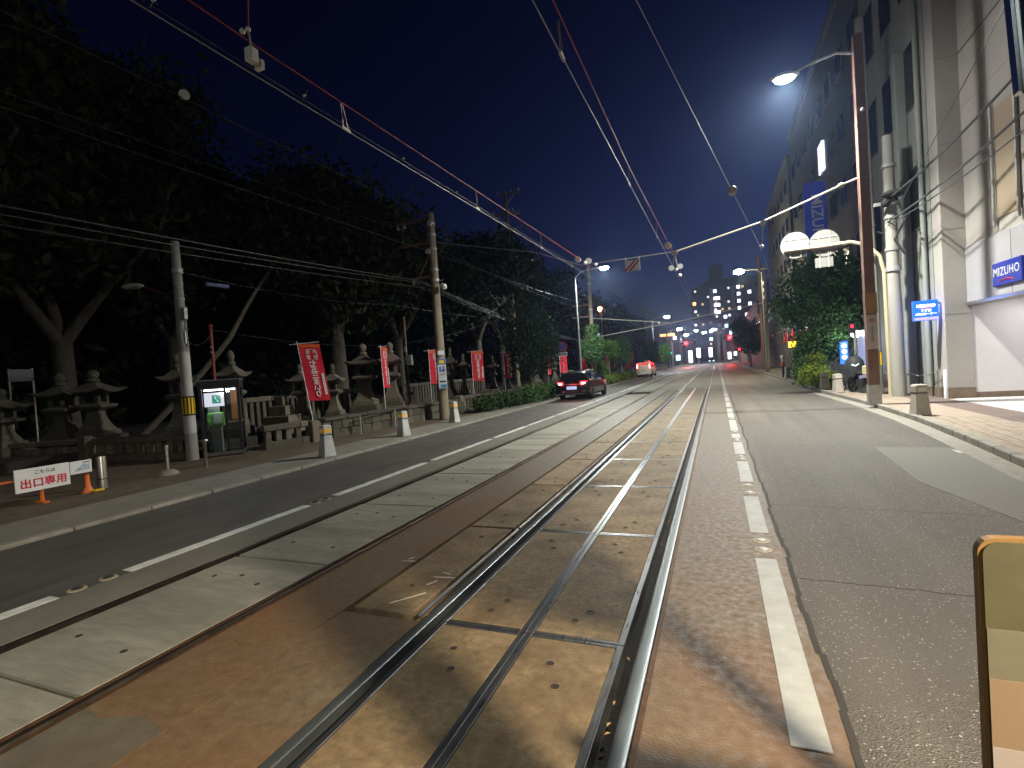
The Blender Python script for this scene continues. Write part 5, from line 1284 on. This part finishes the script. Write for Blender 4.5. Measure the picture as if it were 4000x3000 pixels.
for x, y_, z in ((-1.22, -.3, 5.29), (-.93, .35, 4.71), (-1.2, .3, 4.68)): MB().cyl((x, y_, z), (x, y_ + .05, z), .1 if z > 5 else .085, n=18).build('disc_insulator', m_insul, t, smooth=True)
for x, y_, z in ((-1.05, .2, 4.6), (1.42, .1, 4.93), (-1.0, 1.2, 4.55)): MB().sphere((x, y_, z), .06).build('ball_insulator', m_insul, t, smooth=True)
for x, y_ in ((-4.2, .1), (-3.95, .6)): MB().cyl((x, y_, 5.36), (x, y_ + .05, 5.36), .1, n=18).sphere((x + .25, y_, 5.2), .06).build('disc_insulator', m_insul, t, smooth=True)
t = thing('hanging_plate', 'white plate with red diagonal stripes hanging from the span cable', 'sign', (-2.37, 16.93, 4.9))
MB().box(-.235, .235, -.006, .006, -.21, .14).build('plate', m_boardw, t)
for d in (-.08, .06): MB().poly([(-.2 + d, -.009, -.2), (-.13 + d, -.009, -.2), (.2 + d, -.009, .135), (.13 + d, -.009, .135)], (0, .002, 0)).build('red_stripe', m_redink, t)
for x in (-.21, .21): MB().box(x - .02, x + .02, -.01, .01, .14, .24).build('strap', m_boardw, t)
t = thing('feeder_insulator', 'round pale insulator on the wire at the right', 'insulator', (.53, 12.9, 5.5))
MB().sphere((0, 0, 0), .11, 14, 8, (1, .5, 1)).build('disc', mat('amber porcelain', (.55, .45, .38), .3), t, smooth=True)
t = thing('feeder_insulator', 'white disc insulator on the left feeder wire', 'insulator', (-9.9, 7.5, 7.87))
MB().cyl((0, 0, 0), (.03, -.03, 0), .1, n=20).build('disc', m_insul, t, smooth=True)
MB().box(-.015, .015, -.04, .02, -.13, .16).build('rod', m_rubber, t)

# second span further on
t = thing('span_line', 'pale span pipe at the far bracket pole', 'span', (0, 43.0, 0))
MB().tube([(-9.6, 0, 4.1), (-3.0, 0, 4.75), (3.5, 0, 5.6)], .035, 6).build('pipe', MATS['galvanised pipe'], t)
MB().tube([(-9.6, 0, 5.75), (-3.4, 0, 4.75)], .035, 6).build('stay', MATS['galvanised pipe'], t)
for x in (-9.2, -4.2, -1.2): MB().box(x - .07, x + .07, -.05, .05, 4.2 + (x + 9.6) * .1, 4.36 + (x + 9.6) * .1).build('clamp', m_insul, t)

# left cables
PX = -9.94
wire('feeder_cable', 'top feeder wire reaching the round concrete pole', [(-9.9, -8, 7.7), (-9.9, 7.4, 7.8), (-9.94, 17.3, 7.83)], .009, m_cable_g)
wire('power_cable', 'upper of two parallel wires reaching the round pole', [(-10.9, -12, 7.0), (-11.4, 17.3, 7.65), (-11.3, 43, 6.95)], .008, m_cable_g, .25)
wire('power_cable', 'lower of two parallel wires reaching the round pole', [(-9.9, -12, 6.35), (-9.95, 17.3, 6.5), (-9.8, 43.2, 6.9), (-9.6, 78, 6.9)], .008, m_cable_g, .15)
wire('telephone_cable', 'thick telephone cable passing behind the grey pole', [(-10.5, -12, 5.0), (-10.6, 17.3, 5.5), (-10.4, 43.2, 3.9)], .016, m_cable_g, .35)
wire('telephone_cable', 'telephone cable just under the thick one', [(-10.45, -12, 4.9), (-10.55, 17.3, 5.42), (-10.35, 43.2, 3.85)], .012, m_cable_g, .42)
wire('telephone_cable', 'lowest telephone cable on the left, below the thick pair', [(-10.5, -12, 4.6), (-10.4, 17.3, 5.2), (-10.2, 43.2, 3.75)], .009, m_cable_g, .35)
wire('service_wire', 'wire from the grey pole towards the tree with the thick fork', [(-12.4, 8.9, 4.78), (-12.4, 18, 4.83), (-14.9, 38, 6.0)], .007, m_cable_g, .2)
wire('service_wire', 'sagging wire crossing low behind the red banners', [(-12.4, 8.9, 3.05), (-13.1, 10.2, 3.45), (-13.0, 19.6, 3.3), (-14.9, 38.2, 6.4)], .006, m_cable_g, .25)
wire('stay_wire', 'stay wire slanting from the round pole down to the right', [(-9.8, 17.3, 7.7), (-12.6, 36, 3.2)], .007, m_cable)
wire('service_wire', 'wire from the round pole to the pole with transformers', [(-9.9, 17.3, 7.2), (-14.9, 38.2, 10.9)], .008, m_cable_g, .2)
wire('high_voltage_wire', 'high wire running from the transformer pole to the right', [(-15, 38.2, 14.6), (-15, 78, 14.0), (-15, 140, 13.0)], .02, m_cable, .6)
t = thing('cable_closure', 'dull blue cable closure hanging beside the grey pole', 'cable box', (-12.3, 9.5, 4.55))
MB().cyl((0, -.02, 0), (.1, .55, -.02), .06, n=10).build('sleeve', mat('blue grey plastic', (.12, .13, .28), .5), t, smooth=True)
# cables to the bank side
wire('power_cable', 'dark cable rising from the right poles across the bank wall', [(5.2, 19.6, 6.3), (5.9, 13.6, 7.0), (6.2, 6, 7.4)], .03, m_cable, .15)
wire('power_cable', 'second dark cable across the bank wall', [(5.2, 19.6, 5.6), (5.95, 13.6, 6.2), (6.2, 6, 6.6)], .028, m_cable, .12)
wire('power_cable', 'thin dark cable under the others on the bank wall', [(5.2, 19.6, 5.5), (5.95, 13.6, 5.85), (6.2, 6, 6.1)], .016, m_cable, .1)
wire('service_wire', 'pale thin wire crossing steeply before the bank', [(5.3, 19.6, 5.6), (4.9, 9, 8.2), (4.6, 2, 9.8)], .01, m_cable_g)

# ------------------------------------------------------------------ street lamps along the street
def street_lamp(label, base, head, energy, col, lens, r=.16, light_on=True, cone=148):
    t = thing('street_lamp', label, 'street lamp', base, 0, 'lit street lamps')
    h = Vector(head) - Vector(base)
    MB().tube([(0, 0, 0), (0, 0, h.z - .4), (h.x * .25, h.y * .25, h.z + .02), (h.x, h.y, h.z + .06)], [.08, .05, .035, .03], 8).build('post', m_galv, t, smooth=True)
    hd = MB().sphere((h.x, h.y, h.z + .04), .28, 12, 6, (1.3, .7, .3)).build('lamp_head', MATS['grey lamp shell'], t, smooth=True)
    MB().sphere((h.x, h.y, h.z - .03), r, 10, 6, (1.3, .9, .6)).build('lens', lens, hd, smooth=True)
    if light_on: light('street_light', 'SPOT', (h.x, h.y, h.z - .2), energy, col, t, .15, cone, .35, (h.x, h.y + .01, 0))
m_lens_w = glow('cool lamp lens', (.9, 1., .96), 420)
m_lens_y = glow('warm lamp lens', (1., .88, .55), 300)
street_lamp('bright street lamp over the left kerb, nearest on that side', (-9.3, 36.6, .06), (-7.05, 36.2, 8.6), 5200, (.95, 1., .92), m_lens_w, .24, cone=172)
street_lamp('added street lamp over the left kerb behind the camera, unseen fill light', (-9.3, -12.2, .06), (-7.0, -12, 8.6), 4500, (.97, 1., .9), m_lens_w, .24)  # added out of view, continues the lamp row as fill light
street_lamp('second street lamp over the left kerb', (-9.3, 84.5, .06), (-7.0, 84.5, 8.65), 6000, (.9, 1., .97), m_lens_w, .32)
street_lamp('yellowish street lamp over the right kerb above the roofs', (4.2, 52.0, .1), (2.3, 52, 9.5), 6000, (1., .9, .62), m_lens_y, .36)
for k, (x, y_, z, bx0, lens) in enumerate(((-7.4, 120, 8.55, -9.3, m_lens_w), (-5.9, 180, 11.0, -9.3, m_lens_w), (-2.8, 150, 8.75, -9.0, m_lens_w), (-.25, 150, 9.3, 4.2, m_lens_w), (-7.6, 150, 8.5, -9.4, m_lens_w))):
    street_lamp(('far street lamp, leftmost of the far row', 'far street lamp high near the junction', 'far street lamp right of the left red signal', 'far street lamp just left of the tower', 'far street lamp low near the left red signal')[k], (bx0, y_, .1), (x, y_, z), 3500, (.9, 1., .97), lens, .42, light_on=(k in (0, 3)))
m_lens_o = glow('amber lamp', (1., .42, .12), 40)
t = thing('spot_lamp', 'small orange floodlight on a pole among the dark trees', 'lamp', (-13.6, 66, .2))
MB().cyl((0, 0, 0), (0, 0, 8.8), .09, n=8).build('post', m_concpole_b, t)
MB().box(.0, .5, -.3, .3, 8.3, 8.8).build('housing', m_rusty, t)
MB().sphere((-.1, -.2, 8.75), .3).build('bulb', m_lens_o, t)

# ------------------------------------------------------------------ signals
m_sigred = glow('red signal', (1., .0006, .001), 700)
m_siggrn = glow('green signal', (.0, .9, .6), 6)
def signal(label, base, head, r=.2, lamp=0):
    t = thing('traffic_signal', label, 'traffic light', base)
    h = Vector(head) - Vector(base)
    MB().tube([(0, 0, 0), (0, 0, h.z + .4), (h.x, h.y, h.z + .5)], [.12, .1, .06], 8).build('post', m_galv, t)
    hs = MB().box(h.x - .75, h.x + .75, h.y - .12, h.y + .12, h.z - .26, h.z + .26).build('housing', m_trim, t, bevel=.05)
    for k in range(3):
        x = h.x + (.45, 0, -.45)[k]
        MB().cyl((x, h.y - .15, h.z), (x, h.y - .125, h.z), .17 if k != lamp else r, n=18).build('signal_lamp', m_sigred if k == lamp else m_win, hs)
        MB().tube([(x - .2, h.y - .25, h.z + .05), (x, h.y - .25, h.z + .22), (x + .2, h.y - .25, h.z + .05)], .03, 4).build('visor', m_trim, hs)
    return t
signal('red traffic light on the left of the far junction', (-9.5, 125, .1), (-6.9, 125, 5.45), .34)
signal('red traffic light on the right of the far junction', (4.6, 125, .1), (2.4, 125, 5.95), .36)
signal('small red traffic light lower at the right of the junction', (8.0, 165, .1), (6.0, 165, 3.6), .3)
t = thing('pedestrian_signal', 'small green signal under the left trees', 'traffic light', (-10.2, 125, .1))
MB().cyl((0, 0, 0), (0, 0, 3.6), .07, n=8).build('post', m_galv, t)
hs = MB().box(-.05, .55, -.12, .12, 2.9, 3.9).build('housing', m_trim, t)
MB().box(.05, .45, -.15, -.125, 3.05, 3.5).build('signal_lamp', m_siggrn, hs)
t = thing('pedestrian_signal', 'small red signal beside the brown pole', 'traffic light', (5.0, 23.8, .1))
MB().cyl((.1, 0, 0), (.1, 0, 2.6), .05, n=8).build('post', m_galv, t)
hs = MB().box(-.1, .12, -.1, .1, 2.2, 2.6).build('housing', m_trim, t)
MB().box(-.04, .04, -.12, -.105, 2.42, 2.52).build('signal_lamp', glow('dim red signal', (1, .01, .02), 9), hs)

# ------------------------------------------------------------------ far buildings
m_tower = mat('dark tower concrete', (.12, .1, .11), .8, var=.1, scale=.4)
m_tower_l = mat('lit balcony wall', (.32, .3, .33), .7)
m_litwin = glow('white lit window', (.9, .88, .95), 3.2)
m_litamb = glow('amber lit window', (1., .45, .14), 4.)
m_littea = glow('pale cyan window', (.55, .95, 1.), 3.5)
t = thing('apartment_tower', 'dark apartment tower with columns of lit windows at the street end', 'building', (6, 262, 0))
MB().box(-16, 18, 0, 22, 0, 34).build('main_block', m_tower, t)
MB().box(-8, 16, .3, 21, 34, 38.5).build('upper_block', m_tower, t)
MB().box(-7.5, -1.5, 3, 12, 38.5, 46).build('roof_house', m_tower, t)
MB().poly([(-16, .2, 34), (-8, .2, 38.5), (-8, .2, 34)], (0, 20, 0)).build('sloped_block', m_tower, t)
for k in range(11):
    MB().box(-16.6, -15.9, .2, 8, 2.5 + k * 3.0, 3.5 + k * 3.0).build('balcony', m_tower, t)
    MB().box(-15.5, 17.8, -.5, 0, 2.6 + k * 3.2, 3.6 + k * 3.2).build('balcony', m_tower, t)
wi = 0
for col, zs, m_ in ((-5.2, (23, 26.4, 29.6, 33), m_litwin), (-3.9, (23, 26.4, 29.6), m_litwin), (5.0, (24, 27.3, 30.6, 33.8), m_litwin), (9.6, (25.5, 31), m_litwin), (15.8, (24.5, 27.7, 31, 34.2), m_litwin),
                    (-1.2, (20.5,), m_litwin), (-1.0, (16.2,), m_littea), (-8, (14.2, 10.5), m_littea), (8.0, (20.6,), m_litwin), (6.8, (16.0,), m_litamb), (-14.6, (28,), m_litamb), (.8, (12.8,), m_littea), (11.5, (17.6,), m_litwin), (-7.8, (18.3, 6.5), m_tower_l), (-4, (16.8, 13.5), m_tower_l)):
    for z in zs:
        w = MB().box(col - .8, col + .8, -.62, -.51, z - .85, z + .85).build('window', m_winfr, t)
        MB().box(col - .7, col + .7, -.68, -.625, z - .75, z + .75).build('pane', m_, w)
rr = random.Random(17)
m_dimwin = [glow('dim window %d' % k, c, s_) for k, (c, s_) in enumerate((((.95, .85, .75), 1.4), ((1, .68, .36), 1.1), ((.8, .88, 1), .8), ((.95, .9, .95), 2.6)))]
for zi in range(10):
    for ci in range(11):
        if rr.random() < .38:
            x_ = -14.2 + ci * 3.0 + rr.uniform(-.3, .3); z_ = 5.0 + zi * 3.2
            w = MB().box(x_ - .55, x_ + .55, -.6, -.505, z_ - .6, z_ + .6).build('window', m_winfr, t)
            MB().box(x_ - .47, x_ + .47, -.66, -.605, z_ - .5, z_ + .5).build('pane', rr.choice(m_dimwin + [m_win]), w)
for col, z0, z1 in ((-6.8, 22, 34.5), (2.6, 23, 34.5), (13, 24, 34)): MB().box(col - .9, col + .9, -.6, -.505, z0, z1).build('pale_panel', m_tower_l, t)
def block(label, x0, x1, y0, y1, h, m, lit=(), name='building'):
    t = thing(name, label, 'building', ((x0 + x1) / 2, y0, 0))
    w = (x1 - x0) / 2; d = y1 - y0
    MB().box(-w, w, 0, d, 0, h).build('walls', m, t)
    MB().box(-w - .15, w + .15, -.15, d, h, h + .4).build('parapet', m, t)
    side = -1 if x0 > 0 else 1
    z = 2.6; k = 0
    rr = random.Random(int(x0 * 7 + y0))
    while z < h - 1.5:
        y_ = 1.0
        while y_ < min(d, 26) - 1.5:
            fx = side * w
            wv = MB().box(min(fx, fx + side * .06), max(fx, fx + side * .06), y_, y_ + 1.3, z, z + 1.3).build('window', m_winfr, t)
            q = fx + side * .061; mm = m_win
            if rr.random() < (.05 if y0 > 40 else 0): mm = rr.choice((m_litwin, m_litamb, m_littea))
            MB().box(min(q, q + side * .02), max(q, q + side * .02), y_ + .08, y_ + 1.22, z + .08, z + 1.22).build('pane', mm, wv)
            y_ += 2.6
        z += 3.1
    for (x, z, ww, hh, mm) in lit: MB().box(x - ww, x + ww, -.12, -.02, z - hh, z + hh).build('lit_front', mm, t)
    return t
m_bld_d = mat('dark street facade', (.1, .1, .115), .75, var=.15, scale=1.2)
m_bld_p = mat('purplish facade', (.085, .085, .12), .7, var=.12, scale=1.2)
m_bld_b = mat('brown facade', (.17, .12, .09), .75, var=.15, scale=1.2)
tall = block('tall dark building behind the vertical bank sign', 6.3, 20, 25.6, 47, 18.5, m_bld_p)
MB().box(-7.0, -6.86, 8.4, 9.6, 12.0, 13.6).build('lit_window', glow('upper lit window', (.8, .85, 1), 1.6), tall)
block('dark building right of the street beyond the big tree', 6.2, 20, 48, 66, 17.5, m_bld_d)
block('low brown building with wall lamp beyond the big tree', 6.4, 20, 67, 90, 7.5, m_bld_b)
block('mid height building on the right near the junction', 6.5, 20, 92, 122, 10.0, m_bld_d)
block('last building on the right before the junction', 6.6, 24, 130, 175, 8.0, m_bld_b, [(-5, 2.2, 1.2, .9, m_litwin), (-1, 2.4, 1.0, .7, m_littea), (4, 2.2, 1.5, .9, m_litamb)])
block('brown corner shop facing down the street', 2.5, 14, 206, 216, 7.0, m_bld_b, [(-3.8, 2.0, .6, 1.3, m_litwin), (-1.8, 2.6, .5, .7, m_littea), (.6, 2.0, .8, 1.4, m_litamb), (3.0, 2.2, .6, 1.2, m_litwin)])
block('dark low shop left of the street end', -26, -7.5, 206, 220, 9.0, m_bld_d, [(7.5, 2.6, .7, 2.3, m_litwin), (3.0, 2.5, .8, 1.0, m_littea), (-2, 3.0, 1.2, .7, m_litamb)])
block('dark block far left of the street end', -44, -12, 226, 240, 15, m_bld_d, [(12, 11, .7, .7, m_litwin), (12, 8.5, .7, .7, m_litwin), (12, 6, .7, .7, m_litwin), (9, 12.5, 3, .5, m_litamb)])
t = thing('lit_shop_sign', 'white lit pillar sign left of the street end', 'sign', (-5.2, 170, 0))
MB().box(-.55, .55, -.2, .2, 2.0, 4.9).build('lit_panel', glow('lit pillar sign', (.85, .92, 1), 5), t); MB().box(-.2, .2, -.15, .15, 0, 2.2).build('post', m_galv, t)
t = thing('lit_shop_sign', 'white lit pillar sign at the street end', 'sign', (-1.9, 190, 0))
MB().box(-.55, .55, -.2, .2, 2.0, 5.2).build('lit_panel', glow('lit pillar sign', (.85, .92, 1), 5), t); MB().box(-.2, .2, -.15, .15, 0, 2.0).build('post', m_galv, t)
t = thing('stone_gate_posts', 'pale concrete gate columns at the street end', 'gate', (2.2, 196, 0))
for x in (-1.4, .6): MB().box(x - .5, x + .5, -.5, .5, 0, 10.5).build('column', m_kerb, t)
MB().box(-2.6, 1.4, -.4, .4, 10.5, 11.4).build('beam', m_kerb, t)
t = thing('oncoming_car', 'small car facing the camera at the street end with lit headlamps', 'car', (-1.6, 176, 0))
MB().taper(.85, 2.0, .3, .82, 1.95, .85).taper(.75, 1.3, .85, .6, .9, 1.45).build('body', m_carblack, t, bevel=.08)
for x in (-.6, .6):
    MB().sphere((x, -1.98, .68), .16, 10, 6, (1.6, .5, .8)).build('headlamp', m_littea, t)
    for y_ in (-1.2, 1.2): MB().cyl((x * 1.2, y_, .32), (x * 1.42, y_, .32), .32, n=16).build('wheel', m_tyre, t)
MB().poly([(-.6, -1.32, .88), (.6, -1.32, .88), (.52, -.98, 1.38), (-.52, -.98, 1.38)], (0, -.03, .01)).build('windscreen', m_carglass, t)
# far posts
for x, y_, lb in ((5.6, 66.0, 'pale slim pole right of the far dark tree'), (4.6, 60.0, 'dark slim pole left of the pale one on the right')):
    t = thing('utility_pole', lb, 'pole', (x, y_, .1))
    MB().lathe([(.2, 0), (.13, 12.0)], 12).build('shaft', m_concpole if 'pale' in lb[:5] else m_brownpaint, t, smooth=True)
    MB().box(-.8, .8, -.06, .06, 10.5, 10.62).build('cross_arm', m_galv, t)
t = thing('wall_lamp', 'yellow lit shop lamp under the big street tree', 'lamp', (5.6, 46.0, 2.0))
MB().box(-.25, .35, -.1, .1, .1, .55).build('lamp', glow('yellow shop light', (1., .65, .05), 3.5), t)
MB().cyl((0, 0, -2), (0, 0, .1), .05, n=8).build('post', m_galv, t)

# ------------------------------------------------------------------ haze volume added to give the lamps a glow like lens glare
hz = bpy.data.materials.new('glow haze'); hz.use_nodes = True
hn = hz.node_tree.nodes; hl = hz.node_tree.links
hn.remove(hn['Principled BSDF'])
pv = hn.new('ShaderNodeVolumePrincipled'); pv.inputs['Color'].default_value = (.42, .6, 1, 1); pv.inputs['Density'].default_value = .0008
pv.inputs['Anisotropy'].default_value = .82
hl.new(pv.outputs[0], hn['Material Output'].inputs['Volume'])
b = MB().box(-1000, 1000, -320, 1700, -1.6, 60)
o = b.build('haze', hz); o['kind'] = 'stuff'; o['label'] = 'thin haze added over the street for lamp glow'; o['category'] = 'haze'
